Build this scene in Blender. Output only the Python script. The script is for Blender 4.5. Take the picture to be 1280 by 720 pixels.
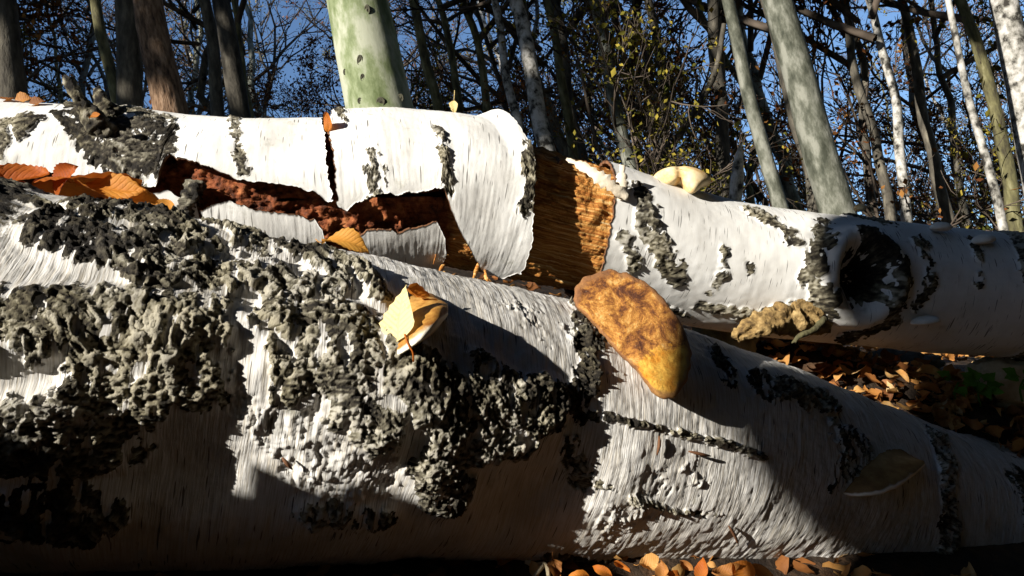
import bpy, math, random
import numpy as np
from mathutils import Vector, Matrix, Quaternion

# ------------------------------------------------------------------ camera, sky, sun
ROLL, PITCH = math.radians(12.0), math.radians(12.0)
FOC = 995.0                                   # focal length in photograph pixels (1280 wide)
CAM = np.array((0.0, 0.0, 0.42))
EXPOSURE = 0.95
SKY_STRENGTH = 0.09
SUN_STRENGTH = 5.0
SUN_P = np.array((-0.73, -0.58, 0.36))        # towards the sun, seen from the camera (x right, y ahead, z up)

sc = bpy.context.scene
for o in list(bpy.data.objects):
    bpy.data.objects.remove(o)
R0 = np.array((1.0, 0, 0)); U0 = np.array((0, -math.sin(PITCH), math.cos(PITCH)))
FWD = np.array((0, math.cos(PITCH), math.sin(PITCH)))
RIGHT = R0 * math.cos(ROLL) - U0 * math.sin(ROLL)
UP = U0 * math.cos(ROLL) + R0 * math.sin(ROLL)
MAT = np.stack([RIGHT, FWD, UP], axis=1)      # camera frame -> world
def W(p):                                     # camera-frame point(s) -> world
    return np.asarray(p, float) @ MAT.T + CAM
def Wd(p): return np.asarray(p, float) @ MAT.T
def Pinv(w): return (np.asarray(w, float) - CAM) @ MAT

cam_d = bpy.data.cameras.new('camera'); cam = bpy.data.objects.new('camera', cam_d)
sc.collection.objects.link(cam)
cam_d.sensor_width = 36.0; cam_d.lens = 36.0 * FOC / 1280.0
cam_d.clip_start = 0.02; cam_d.clip_end = 2000
cm = Matrix.Identity(4)
for i in range(3):
    cm[i][0] = RIGHT[i]; cm[i][1] = UP[i]; cm[i][2] = -FWD[i]; cm[i][3] = CAM[i]
cam.matrix_world = cm
sc.camera = cam

SUN_W = Wd(SUN_P / np.linalg.norm(SUN_P))
world = bpy.data.worlds.new('World'); sc.world = world; world.use_nodes = True
wn = world.node_tree; wn.nodes.clear()
sky = wn.nodes.new('ShaderNodeTexSky'); sky.sky_type = 'NISHITA'; sky.sun_disc = False
sky.sun_elevation = math.asin(SUN_W[2]); sky.sun_rotation = math.atan2(SUN_W[0], SUN_W[1])
sky.air_density = 1.0; sky.dust_density = 0.1; sky.ozone_density = 4.0
bg = wn.nodes.new('ShaderNodeBackground'); bg.inputs[1].default_value = SKY_STRENGTH
wo = wn.nodes.new('ShaderNodeOutputWorld')
wn.links.new(sky.outputs[0], bg.inputs[0]); wn.links.new(bg.outputs[0], wo.inputs[0])
sun_d = bpy.data.lights.new('sun', 'SUN'); sun_d.energy = SUN_STRENGTH; sun_d.angle = math.radians(0.53)
sun_d.color = (1.0, 0.95, 0.86)
sun = bpy.data.objects.new('sun', sun_d); sc.collection.objects.link(sun)
sun.rotation_euler = Vector(SUN_W).to_track_quat('Z', 'Y').to_euler()
vs = sc.view_settings
vs.view_transform = 'Standard'; vs.look = 'None'; vs.exposure = EXPOSURE; vs.gamma = 1.0
vs.use_curve_mapping = False
sc.render.engine = 'CYCLES'
sc.cycles.max_bounces = 3; sc.cycles.diffuse_bounces = 2; sc.cycles.glossy_bounces = 2
sc.cycles.transmission_bounces = 3; sc.cycles.transparent_max_bounces = 4

# ------------------------------------------------------------------ helpers
def pt(u, v, d):                              # photograph pixel at depth d -> camera-frame point
    return np.array(((u - 640.0) / FOC * d, d, (360.0 - v) / FOC * d))
def smooth(a, b, x):
    t = np.clip((x - a) / (b - a), 0, 1); return t * t * (3 - 2 * t)

class Noise:
    def __init__(s, seed):
        r = np.random.RandomState(seed)
        s.perm = np.concatenate([r.permutation(256)] * 3).astype(np.int32)
        g = r.normal(size=(256, 3)); s.g = (g / np.linalg.norm(g, axis=1)[:, None]).astype(np.float32)
        s.r2 = r.rand(256, 2).astype(np.float32)
    def perlin(s, p):
        p = np.asarray(p, np.float32)
        i = np.floor(p).astype(np.int32); f = p - i; i &= 255
        w = f * f * f * (f * (f * 6 - 15) + 10)
        out = 0
        for dx in (0, 1):
            wx = w[..., 0] if dx else 1 - w[..., 0]
            for dy in (0, 1):
                wy = w[..., 1] if dy else 1 - w[..., 1]
                for dz in (0, 1):
                    wz = w[..., 2] if dz else 1 - w[..., 2]
                    h = s.perm[s.perm[s.perm[i[..., 0] + dx] + i[..., 1] + dy] + i[..., 2] + dz]
                    g = s.g[h]
                    out = out + wx * wy * wz * (g[..., 0] * (f[..., 0] - dx) + g[..., 1] * (f[..., 1] - dy) + g[..., 2] * (f[..., 2] - dz))
        return out * 1.5
    def fbm(s, p, o=4, gain=0.5):
        a, tot, q = 1.0, 0, np.asarray(p, np.float32)
        for k in range(o):
            tot = tot + a * s.perlin(q + 17.3 * k); q = q * 2.03; a *= gain
        return tot
    def worley(s, x, y):                      # returns F1, F2, cell random
        xi = np.floor(x).astype(np.int32); yi = np.floor(y).astype(np.int32)
        f1 = np.full(x.shape, 9.0, np.float32); f2 = f1.copy(); cr = np.zeros(x.shape, np.float32)
        for dx in (-1, 0, 1):
            for dy in (-1, 0, 1):
                cx = xi + dx; cy = yi + dy
                h = s.perm[s.perm[cx & 255] + (cy & 255)]
                ddx = cx + s.r2[h, 0] - x; ddy = cy + s.r2[h, 1] - y
                d = np.sqrt(ddx * ddx + ddy * ddy).astype(np.float32)
                m = d < f1
                f2 = np.where(m, f1, np.minimum(f2, d)); cr = np.where(m, h / 255.0, cr); f1 = np.where(m, d, f1)
        return f1, f2, cr
NZ = Noise(7); NZ2 = Noise(23)
rnd = random.Random(11); nr = np.random.RandomState(5)

def np_mesh(name, V, F, mat=None, smooth_shade=True, attrs=None):
    V = np.asarray(V, np.float32).reshape(-1, 3)
    me = bpy.data.meshes.new(name)
    if isinstance(F, np.ndarray):
        k = F.shape[1]; loops = F.astype(np.int32).ravel(); starts = np.arange(len(F), dtype=np.int32) * k
    else:
        ln = np.array([len(f) for f in F], np.int32); loops = np.array([i for f in F for i in f], np.int32)
        starts = np.concatenate([[0], np.cumsum(ln)[:-1]]).astype(np.int32)
    me.vertices.add(len(V)); me.vertices.foreach_set('co', V.ravel())
    me.loops.add(len(loops)); me.loops.foreach_set('vertex_index', loops)
    me.polygons.add(len(starts)); me.polygons.foreach_set('loop_start', starts)
    me.update(calc_edges=True)
    if smooth_shade:
        me.polygons.foreach_set('use_smooth', np.ones(len(starts), bool))
    for k, a in (attrs or {}).items():
        a = np.asarray(a, np.float32)
        if a.ndim == 1:
            at = me.attributes.new(k, 'FLOAT', 'POINT'); at.data.foreach_set('value', a)
        else:
            at = me.attributes.new(k, 'FLOAT_VECTOR', 'POINT'); at.data.foreach_set('vector', a.ravel())
    if mat: me.materials.append(mat)
    me.validate(); me.update()
    return me
def obj(name, me, parent=None, loc=None):
    o = bpy.data.objects.new(name, me); sc.collection.objects.link(o)
    if loc is not None: o.location = loc
    if parent: o.parent = parent
    return o
def tag(o, label=None, cat=None, group=None, kind=None):
    if label: o['label'] = label
    if cat: o['category'] = cat
    if group: o['group'] = group
    if kind: o['kind'] = kind
    return o
def empty(name, loc, label, cat, group=None):
    o = obj(name, None, None, loc); o.empty_display_size = 0.05
    return tag(o, label, cat, group)
def pmesh(name, VP, F, mat, parent=None, attrs=None, smooth_shade=True, origin=None):
    """object from camera-frame vertices; origin = world point"""
    V = W(VP)
    if parent is not None: o0 = np.array(parent.matrix_world.translation if parent.parent else parent.location)
    else: o0 = np.array(origin) if origin is not None else np.array([V[:, 0].mean(), V[:, 1].mean(), V[:, 2].min()])
    if parent is not None and parent.parent: o0 = np.array(parent['_o'])
    me = np_mesh(name, V - o0, F, mat, smooth_shade, attrs)
    o = obj(name, me, parent, None if parent else o0)
    return o
def grid_faces(n, m, close_m=False, off=0):
    i = np.arange(n - 1)[:, None]; j = np.arange(m if close_m else m - 1)[None, :]
    j2 = (j + 1) % m
    a = i * m + j; b = i * m + j2; c = (i + 1) * m + j2; d = (i + 1) * m + j
    return np.stack([a, b, c, d], -1).reshape(-1, 4) + off
def tube(path, rad, n=6, cap=True):
    path = np.asarray(path, float); k = len(path)
    rad = np.broadcast_to(np.asarray(rad, float), (k,))
    T = np.gradient(path, axis=0); T /= np.linalg.norm(T, axis=1)[:, None] + 1e-9
    ref = np.array((0.31, 0.95, 0.05)) if abs(T[0] @ np.array((0.31, 0.95, 0.05))) < 0.9 else np.array((1.0, 0, 0))
    A = np.cross(T, ref); A /= np.linalg.norm(A, axis=1)[:, None] + 1e-9; B = np.cross(T, A)
    th = np.linspace(0, 2 * math.pi, n, endpoint=False)
    V = path[:, None] + rad[:, None, None] * (np.cos(th)[None, :, None] * A[:, None] + np.sin(th)[None, :, None] * B[:, None])
    V = V.reshape(-1, 3); F = [tuple(f) for f in grid_faces(k, n, True)]
    if cap: F += [tuple(range(n))[::-1], tuple(range((k - 1) * n, k * n))]
    return V, F
class Bag:
    def __init__(s): s.V = []; s.F = []; s.n = 0; s.A = []
    def add(s, V, F, a=None):
        V = np.asarray(V, float); s.V.append(V)
        s.F += [tuple(int(i) + s.n for i in f) for f in F]; s.n += len(V)
        s.A.append(np.full(len(V), 0.0 if a is None else a))
    def mesh(s, name, mat, smooth_shade=True):
        return np_mesh(name, np.concatenate(s.V), s.F, mat, smooth_shade, {'rnd': np.concatenate(s.A)})
def crom(pts, n):                             # Catmull-Rom resample, rows = points
    P = np.asarray(pts, float); k = len(P); x = np.linspace(0, k - 1, n); i = np.minimum(x.astype(int), k - 2); f = (x - i)[:, None]
    Q = np.vstack([2 * P[0] - P[1], P, 2 * P[-1] - P[-2]])
    p0, p1, p2, p3 = Q[i], Q[i + 1], Q[i + 2], Q[i + 3]
    return 0.5 * (2 * p1 + (p2 - p0) * f + (2 * p0 - 5 * p1 + 4 * p2 - p3) * f ** 2 + (3 * p1 - p0 - 3 * p2 + p3) * f ** 3)

# ------------------------------------------------------------------ node materials
class NT:
    def __init__(s, name):
        s.m = bpy.data.materials.new(name); s.m.use_nodes = True; s.t = s.m.node_tree
        s.b = s.t.nodes['Principled BSDF']; s.out = s.t.nodes['Material Output']
        s.b.inputs['Roughness'].default_value = 0.85; s.b.inputs['Specular IOR Level'].default_value = 0.25
    def n(s, typ, **kw):
        nd = s.t.nodes.new(typ)
        for k, v in kw.items():
            if k in nd.inputs.keys() or isinstance(k, int): s.put(nd.inputs[k], v)
            else: setattr(nd, k, v)
        return nd
    def put(s, sock, v):
        if isinstance(v, bpy.types.NodeSocket): s.t.links.new(v, sock)
        else: sock.default_value = v
    def attr(s, name, vec=False):
        a = s.n('ShaderNodeAttribute', attribute_name=name); return a.outputs['Vector' if vec else 'Fac']
    def obj(s): return s.n('ShaderNodeTexCoord').outputs['Object']
    def rand(s): return s.n('ShaderNodeObjectInfo').outputs['Random']
    def map(s, vec, scale, loc=(0, 0, 0)):
        m = s.n('ShaderNodeMapping'); s.put(m.inputs['Vector'], vec); m.inputs['Scale'].default_value = scale; m.inputs['Location'].default_value = loc
        return m.outputs[0]
    def noise(s, vec, scale=1.0, detail=4.0, rough=0.55, dist=0.0):
        k = s.n('ShaderNodeTexNoise'); s.put(k.inputs['Vector'], vec)
        k.inputs['Scale'].default_value = scale; k.inputs['Detail'].default_value = detail
        k.inputs['Roughness'].default_value = rough; k.inputs['Distortion'].default_value = dist
        return k.outputs['Fac']
    def ramp(s, fac, stops):
        r = s.n('ShaderNodeValToRGB'); s.put(r.inputs[0], fac); e = r.color_ramp.elements
        while len(e) < len(stops): e.new(0.5)
        for k, (p, c) in enumerate(stops):
            e[k].position = p; e[k].color = (*((c,) * 3 if not hasattr(c, '__len__') else c), 1)
        return r.outputs[0]
    def mix(s, fac, a, b, mode='MIX'):
        m = s.n('ShaderNodeMix', data_type='RGBA', blend_type=mode)
        s.put(m.inputs['Factor'], fac)
        for nm, v in ((6, a), (7, b)):
            if isinstance(v, tuple) and len(v) == 3: v = (*v, 1)
            s.put(m.inputs[nm], v)
        return m.outputs[2]
    def math(s, op, a, b=0.0, clamp=False):
        m = s.n('ShaderNodeMath', operation=op, use_clamp=clamp); s.put(m.inputs[0], a); s.put(m.inputs[1], b); return m.outputs[0]
    def bump(s, h, strength=0.5, dist=0.003, normal=None):
        b = s.n('ShaderNodeBump'); s.put(b.inputs['Height'], h); b.inputs['Strength'].default_value = strength; b.inputs['Distance'].default_value = dist
        if normal is not None: s.put(b.inputs['Normal'], normal)
        return b.outputs[0]
    def done(s, col, normal=None, rough=None):
        s.put(s.b.inputs['Base Color'], col if isinstance(col, bpy.types.NodeSocket) else (*col, 1))
        if normal is not None: s.put(s.b.inputs['Normal'], normal)
        if rough is not None: s.put(s.b.inputs['Roughness'], rough)
        return s.m

def mat_birch(name, lo, hi, lent=0.64, lent_amt=0.85, streak=0.35, tint=(0.36, 0.31, 0.23), b1=0.35):
    m = NT(name); S = m.attr('sc', True); rg = m.attr('rough'); ob = m.obj()
    base = m.ramp(m.noise(ob, 9, 5), [(0.32, lo), (0.62, hi)])
    st = m.noise(m.map(S, (480, 16, 1)), 1, 5, 0.65)
    base = m.mix(m.math('MULTIPLY', m.ramp(st, [(0.46, 0.0), (0.62, 1.0)]), streak), base, tint)
    ln = m.noise(m.map(S, (300, 19, 1)), 1, 1.5, 0.5)
    big = m.noise(ob, 14, 2)
    lf = m.ramp(m.math('ADD', ln, m.math('MULTIPLY', m.math('SUBTRACT', big, 0.5), 0.22)), [(lent, 0.0), (lent + 0.035, 1.0)])
    base = m.mix(m.math('MULTIPLY', lf, lent_amt), base, (0.045, 0.038, 0.032))
    stain = m.ramp(m.noise(ob, 22, 6, 0.7), [(0.60, 0.0), (0.74, 1.0)])
    base = m.mix(m.math('MULTIPLY', stain, 0.45), base, (0.20, 0.19, 0.11))
    rn = m.noise(ob, 95, 7, 0.68)
    tn = m.math('ADD', m.attr('tone'), m.math('MULTIPLY', m.math('SUBTRACT', rn, 0.5), 0.7))
    rc = m.ramp(tn, [(0.14, (0.016, 0.013, 0.010)), (0.32, (0.075, 0.064, 0.046)), (0.52, (0.23, 0.21, 0.155)), (0.74, (0.50, 0.47, 0.40))])
    rn2 = m.noise(ob, 7, 3)
    rc = m.mix(m.ramp(rn2, [(0.42, 0.0), (0.62, 0.55)]), rc, m.mix(1.0, rc, (0.62, 0.56, 0.36), 'MULTIPLY'))
    edge = m.math('ADD', rg, m.math('MULTIPLY', m.math('SUBTRACT', m.noise(ob, 130, 5, 0.7), 0.5), 0.9))
    f = m.ramp(edge, [(0.36, 0.0), (0.52, 1.0)])
    col = m.mix(f, base, rc)
    h1 = m.noise(m.map(S, (520, 40, 1)), 1, 3); h2 = m.noise(ob, 420, 5, 0.7)
    n1 = m.bump(h1, b1, 0.0020)
    bb = m.n('ShaderNodeBump'); m.put(bb.inputs['Height'], h2); m.put(bb.inputs['Strength'], m.math('ADD', m.math('MULTIPLY', f, 0.75), 0.12)); bb.inputs['Distance'].default_value = 0.004
    m.put(bb.inputs['Normal'], n1)
    return m.done(col, bb.outputs[0], 0.8)
M_FRONT = mat_birch('birch_bark_weathered', (0.42, 0.405, 0.38), (0.68, 0.665, 0.64), 0.655, 0.85, 0.7, b1=0.6)
M_BACK = mat_birch('birch_bark_white', (0.62, 0.60, 0.56), (0.80, 0.79, 0.76), 0.665, 0.8, 0.06, b1=0.08)

def mat_wood():
    m = NT('rotten_orange_wood'); S = m.attr('sc', True); ob = m.obj()
    g = m.noise(m.map(S, (9, 190, 1)), 1, 6, 0.65, 0.4)
    c = m.ramp(g, [(0.30, (0.12, 0.03, 0.008)), (0.46, (0.42, 0.155, 0.03)), (0.56, (0.60, 0.30, 0.075)), (0.66, (0.70, 0.50, 0.24)), (0.78, (0.34, 0.28, 0.20))])
    rot = m.attr('rough')
    r2 = m.ramp(m.noise(ob, 45, 6, 0.7), [(0.36, (0.035, 0.010, 0.004)), (0.52, (0.21, 0.055, 0.015)), (0.70, (0.40, 0.15, 0.05))])
    c = m.mix(m.ramp(m.math('ADD', rot, m.math('MULTIPLY', m.math('SUBTRACT', m.noise(ob, 60, 4), 0.5), 0.6)), [(0.35, 0.0), (0.65, 1.0)]), c, r2)
    return m.done(c, m.bump(m.math('ADD', g, m.noise(ob, 160, 4)), 0.7, 0.004), 0.75)
M_WOOD = mat_wood()
def mat_simple(name, stops, scale=20, detail=5, bump=0.3, bscale=120, bdist=0.002, rough=0.8, mapping=None, obrand=0.0):
    m = NT(name); ob = m.obj(); v = m.map(ob, mapping) if mapping else ob
    f = m.noise(v, scale, detail, 0.62)
    if obrand: f = m.math('ADD', f, m.math('MULTIPLY', m.math('SUBTRACT', m.rand(), 0.5), obrand))
    return m.done(m.ramp(f, stops), m.bump(m.noise(v, bscale, 5, 0.65), bump, bdist), rough)
M_INNER = mat_simple('bark_inside_brown', [(0.3, (0.06, 0.025, 0.012)), (0.7, (0.24, 0.11, 0.05))], 40)
M_CREAM = mat_simple('cream_fungus_skin', [(0.35, (0.52, 0.30, 0.11)), (0.48, (0.68, 0.49, 0.24)), (0.62, (0.76, 0.62, 0.38))], 30, 5, 0.35, 110)
M_WHITEF = mat_simple('white_fungus_skin', [(0.3, (0.66, 0.60, 0.50)), (0.7, (0.80, 0.77, 0.70))], 25, 4, 0.15, 60)
def mat_bracket(name, top_a, top_b):
    m = NT(name); pr = m.attr('prof'); ob = m.obj()
    nz = m.math('MULTIPLY', m.math('SUBTRACT', m.noise(ob, 40, 4), 0.5), 0.10)
    p = m.math('ADD', pr, nz)
    t = m.ramp(m.noise(ob, 55, 5, 0.65), [(0.35, top_a), (0.65, top_b)])
    band = m.ramp(p, [(0.0, (1.0, 0.9, 0.8)), (0.18, (0.55, 0.48, 0.4)), (0.3, (1, 1, 1)), (0.42, (0.7, 0.62, 0.5))])
    t = m.mix(1.0, t, band, 'MULTIPLY')
    c = m.mix(m.ramp(p, [(0.50, 0.0), (0.55, 1.0)]), t, (0.80, 0.74, 0.60))
    c = m.mix(m.ramp(p, [(0.72, 0.0), (0.80, 1.0)]), c, (0.62, 0.50, 0.33))
    return m.done(c, m.bump(m.noise(ob, 130, 4), 0.35, 0.002), 0.7)
M_BRC = mat_bracket('bracket_ochre', (0.30, 0.12, 0.02), (0.62, 0.36, 0.09))
M_BRD = mat_bracket('bracket_tan', (0.28, 0.15, 0.05), (0.46, 0.28, 0.11))
def mat_pores():
    m = NT('bracket_pore_surface'); ob = m.obj(); tip = m.attr('tip'); rad = m.attr('rad')
    a = m.ramp(m.noise(ob, 30, 8, 0.78, 0.5), [(0.40, (0.085, 0.028, 0.012)), (0.47, (0.24, 0.088, 0.02)), (0.55, (0.50, 0.225, 0.045)), (0.66, (0.68, 0.45, 0.17))])
    b = m.ramp(m.noise(ob, 60, 5), [(0.35, (0.52, 0.20, 0.015)), (0.62, (0.74, 0.42, 0.07))])
    tn = m.math('ADD', tip, m.math('MULTIPLY', m.math('SUBTRACT', m.noise(ob, 55, 6, 0.75), 0.5), 1.9))
    c = m.mix(m.ramp(tn, [(0.46, 0.0), (0.60, 1.0)]), a, b)
    sc_ = m.ramp(m.noise(m.map(ob, (300, 60, 200)), 1, 3), [(0.70, 0.0), (0.74, 1.0)])
    c = m.mix(m.math('MULTIPLY', sc_, 0.6), c, (0.78, 0.70, 0.52))
    rd = m.math('ADD', rad, m.math('MULTIPLY', m.math('SUBTRACT', m.noise(ob, 60, 4), 0.5), 0.25))
    c = m.mix(m.ramp(rd, [(0.90, 0.0), (0.96, 0.8)]), c, (0.26, 0.12, 0.05))
    c = m.mix(m.ramp(rd, [(1.0, 0.0), (1.05, 1.0)]), c, (0.74, 0.66, 0.52))
    return m.done(c, m.bump(m.math('ADD', m.noise(ob, 190, 5, 0.75), m.noise(ob, 45, 4)), 0.8, 0.005), 0.7)
M_PORE = mat_pores()

def mat_leaf(name, stops, trans=0.35):
    m = NT(name); ob = m.obj(); r = m.attr('rnd')
    f = m.math('ADD', m.math('MULTIPLY', m.noise(ob, 30, 4), 0.45), m.math('ADD', m.math('MULTIPLY', r, 0.6), m.math('MULTIPLY', m.rand(), 0.12)))
    c = m.ramp(f, stops)
    sp_ = m.n('ShaderNodeSeparateXYZ'); m.put(sp_.inputs[0], m.attr('lc', True))
    ve = m.math('SINE', m.math('MULTIPLY', m.math('SUBTRACT', sp_.outputs[0], m.math('MULTIPLY', sp_.outputs[1], 0.28)), 62.0))
    ve = m.math('POWER', m.math('ADD', m.math('MULTIPLY', ve, 0.5), 0.5), 5.0)
    rib = m.math('LESS_THAN', sp_.outputs[1], 0.05)
    has = m.math('GREATER_THAN', sp_.outputs[0], 0.001)
    vv = m.math('MULTIPLY', m.math('MAXIMUM', ve, rib), has)
    c = m.mix(m.math('MULTIPLY', vv, 0.16), c, m.mix(1.0, c, (0.5, 0.35, 0.2), 'MULTIPLY'))
    blot = m.ramp(m.noise(ob, 110, 5, 0.7), [(0.56, 0.0), (0.68, 1.0)])
    c = m.mix(m.math('MULTIPLY', blot, 0.45), c, m.mix(1.0, c, (0.38, 0.26, 0.2), 'MULTIPLY'))
    m.done(c, m.bump(m.math('ADD', m.noise(ob, 90, 3), m.math('MULTIPLY', vv, 0.5)), 0.45, 0.002), 0.6)
    tr = m.n('ShaderNodeBsdfTranslucent'); m.put(tr.inputs[0], c)
    mx = m.n('ShaderNodeMixShader'); mx.inputs[0].default_value = trans
    m.t.links.new(m.b.outputs[0], mx.inputs[1]); m.t.links.new(tr.outputs[0], mx.inputs[2]); m.t.links.new(mx.outputs[0], m.out.inputs[0])
    return m.m
def mat_treeleaf(name, stops):
    m = NT(name); c = m.ramp(m.attr('rnd'), stops)
    d = m.n('ShaderNodeBsdfDiffuse'); m.put(d.inputs[0], c); m.t.links.new(d.outputs[0], m.out.inputs[0]); m.t.nodes.remove(m.b)
    return m.m
M_LITTER = mat_leaf('fallen_leaf_brown', [(0.2, (0.09, 0.035, 0.014)), (0.45, (0.25, 0.095, 0.026)), (0.65, (0.46, 0.20, 0.05)), (0.82, (0.58, 0.33, 0.11)), (1.0, (0.50, 0.40, 0.24))], 0.25)
M_ORANGE = mat_leaf('fallen_leaf_orange', [(0.22, (0.20, 0.03, 0.008)), (0.42, (0.44, 0.105, 0.014)), (0.7, (0.60, 0.22, 0.028)), (1.0, (0.70, 0.38, 0.07))], 0.4)
M_YELLOW = mat_leaf('fallen_leaf_yellow', [(0.2, (0.72, 0.50, 0.14)), (0.8, (0.82, 0.68, 0.34))], 0.3)
M_GREEN = mat_leaf('green_leaf', [(0.2, (0.06, 0.16, 0.015)), (0.8, (0.14, 0.30, 0.03))], 0.4)
M_FBROWN = mat_treeleaf('tree_leaf_rust', [(0.0, (0.07, 0.025, 0.012)), (0.5, (0.15, 0.058, 0.02)), (1.0, (0.25, 0.12, 0.035))])
M_FOLIVE = mat_treeleaf('tree_leaf_olive', [(0.0, (0.04, 0.045, 0.010)), (0.5, (0.13, 0.115, 0.02)), (1.0, (0.30, 0.23, 0.04))])
M_GRASS = mat_leaf('grass_tuft_green', [(0.2, (0.03, 0.06, 0.01)), (0.8, (0.10, 0.14, 0.03))], 0.3)

M_SOIL = mat_simple('forest_soil', [(0.3, (0.012, 0.008, 0.006)), (0.5, (0.035, 0.022, 0.013)), (0.68, (0.09, 0.045, 0.02))], 14, 8, 0.8, 60, 0.012)
M_BEECH = mat_simple('beech_bark', [(0.40, (0.085, 0.11, 0.04)), (0.48, (0.17, 0.20, 0.10)), (0.58, (0.34, 0.35, 0.26))], 5.5, 8, 0.35, 26, 0.008, 0.75, (1, 1, 0.45))
M_BEECH2 = mat_simple('beech_bark_grey', [(0.40, (0.035, 0.038, 0.026)), (0.49, (0.085, 0.088, 0.066)), (0.60, (0.20, 0.20, 0.165))], 8, 9, 0.9, 26, 0.01, 0.8, (1, 1, 0.4))
M_PINE = mat_simple('furrowed_brown_bark', [(0.34, (0.030, 0.018, 0.011)), (0.5, (0.16, 0.095, 0.055)), (0.68, (0.30, 0.20, 0.13))], 22, 6, 1.0, 22, 0.03, 0.9, (1, 1, 0.28))
M_DARK = mat_simple('dark_bark', [(0.32, (0.025, 0.022, 0.017)), (0.55, (0.085, 0.075, 0.058)), (0.75, (0.18, 0.16, 0.12))], 14, 6, 0.8, 30, 0.015, 0.9, (1, 1, 0.3), 0.15)
M_MOSSY = mat_simple('mossy_bark', [(0.32, (0.035, 0.03, 0.018)), (0.52, (0.12, 0.11, 0.05)), (0.72, (0.26, 0.24, 0.14))], 12, 6, 0.8, 30, 0.015, 0.9, (1, 1, 0.3), 0.12)
M_TBIRCH = mat_simple('standing_birch_bark', [(0.41, (0.025, 0.022, 0.018)), (0.48, (0.20, 0.19, 0.165)), (0.60, (0.44, 0.42, 0.39))], 9, 6, 0.6, 30, 0.01, 0.8, (1, 1, 0.8), 0.06)
_t = NT('twig_bark'); _d = _t.n('ShaderNodeBsdfDiffuse'); _t.put(_d.inputs[0], _t.ramp(_t.noise(_t.obj(), 3, 1), [(0.35, (0.035, 0.028, 0.022)), (0.65, (0.12, 0.095, 0.075))])); _t.t.links.new(_d.outputs[0], _t.out.inputs[0]); _t.t.nodes.remove(_t.b)
M_TWIG = _t.m
M_STUB = mat_simple('stub_wood', [(0.34, (0.06, 0.035, 0.015)), (0.5, (0.25, 0.16, 0.06)), (0.68, (0.46, 0.32, 0.14))], 60, 6, 0.9, 120, 0.006, 0.9, (1, 0.35, 1))
M_KNOT = mat_simple('dark_scar', [(0.3, (0.02, 0.018, 0.012)), (0.7, (0.10, 0.095, 0.06))], 30, 5, 0.6, 60, 0.01)
M_STONE = mat_simple('pale_chalky_wood', [(0.3, (0.36, 0.27, 0.15)), (0.6, (0.56, 0.47, 0.31))], 18, 6, 0.6, 60, 0.008)
M_PALE = mat_simple('pale_splinter', [(0.3, (0.52, 0.42, 0.30)), (0.6, (0.74, 0.66, 0.52))], 30, 5, 0.5, 150, 0.002, 0.8, (1, 1, 0.3))

# ------------------------------------------------------------------ ground
GX = np.concatenate([-np.geomspace(160, 3.0, 40), np.linspace(-2.9, 3.4, 150), np.geomspace(3.5, 160, 40)])
GY = np.concatenate([-np.geomspace(90, 2.1, 26), np.linspace(-2.0, 4.2, 150), np.geomspace(4.3, 260, 50)])
def ground_p(x, y):                           # camera-frame ground height
    yy = np.where(y < 2.3, 0.34 * (y - 1.15), 0.391 + 0.02 * (np.maximum(y, 2.3) - 2.3))
    yy = np.where(y < 0.7, -0.153 + 0.05 * (y - 0.7), yy)
    xe = 5.0 * np.tanh((x - 0.12) / 5.0)
    z = -0.425 - 0.16 * xe + yy
    z = z + 0.135 * np.exp(-((x - 0.92) / 0.30) ** 2 - ((y - 1.74) / 0.16) ** 2) + 0.12 * np.exp(-((x - 0.62) ** 2 + (y - 1.85) ** 2) / 0.03)
    z = z + 0.12 * np.exp(-(((x + 1.9) / 0.7) ** 2 + ((y - 1.5) / 0.6) ** 2))
    return z
gx, gy = np.meshgrid(GX, GY, indexing='ij')
gz = ground_p(gx, gy)
GP = np.stack([gx, gy, gz], -1).reshape(-1, 3)
near = np.exp(-(np.hypot(gx, gy - 1) / 4) ** 2).ravel()
GP[:, 2] += NZ.fbm(GP * 3.0, 3) * 0.03 * near + NZ.fbm(GP * 0.15, 3) * 0.5 * (1 - near)
ground = pmesh('ground', GP, grid_faces(len(GX), len(GY)), M_SOIL, origin=(0, 0, 0)); tag(ground, kind='structure')
def ground_at(x, y): return np.array((x, y, float(ground_p(np.float64(x), np.float64(y)))))
def ground_world(wx, wy):                     # world ground height under a world x, y
    lo, hi = -80.0, 80.0
    for _ in range(44):
        mid = (lo + hi) / 2; p = Pinv((wx, wy, mid))
        if p[2] > ground_p(np.float64(p[0]), np.float64(p[1])): hi = mid
        else: lo = mid
    return (lo + hi) / 2

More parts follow.
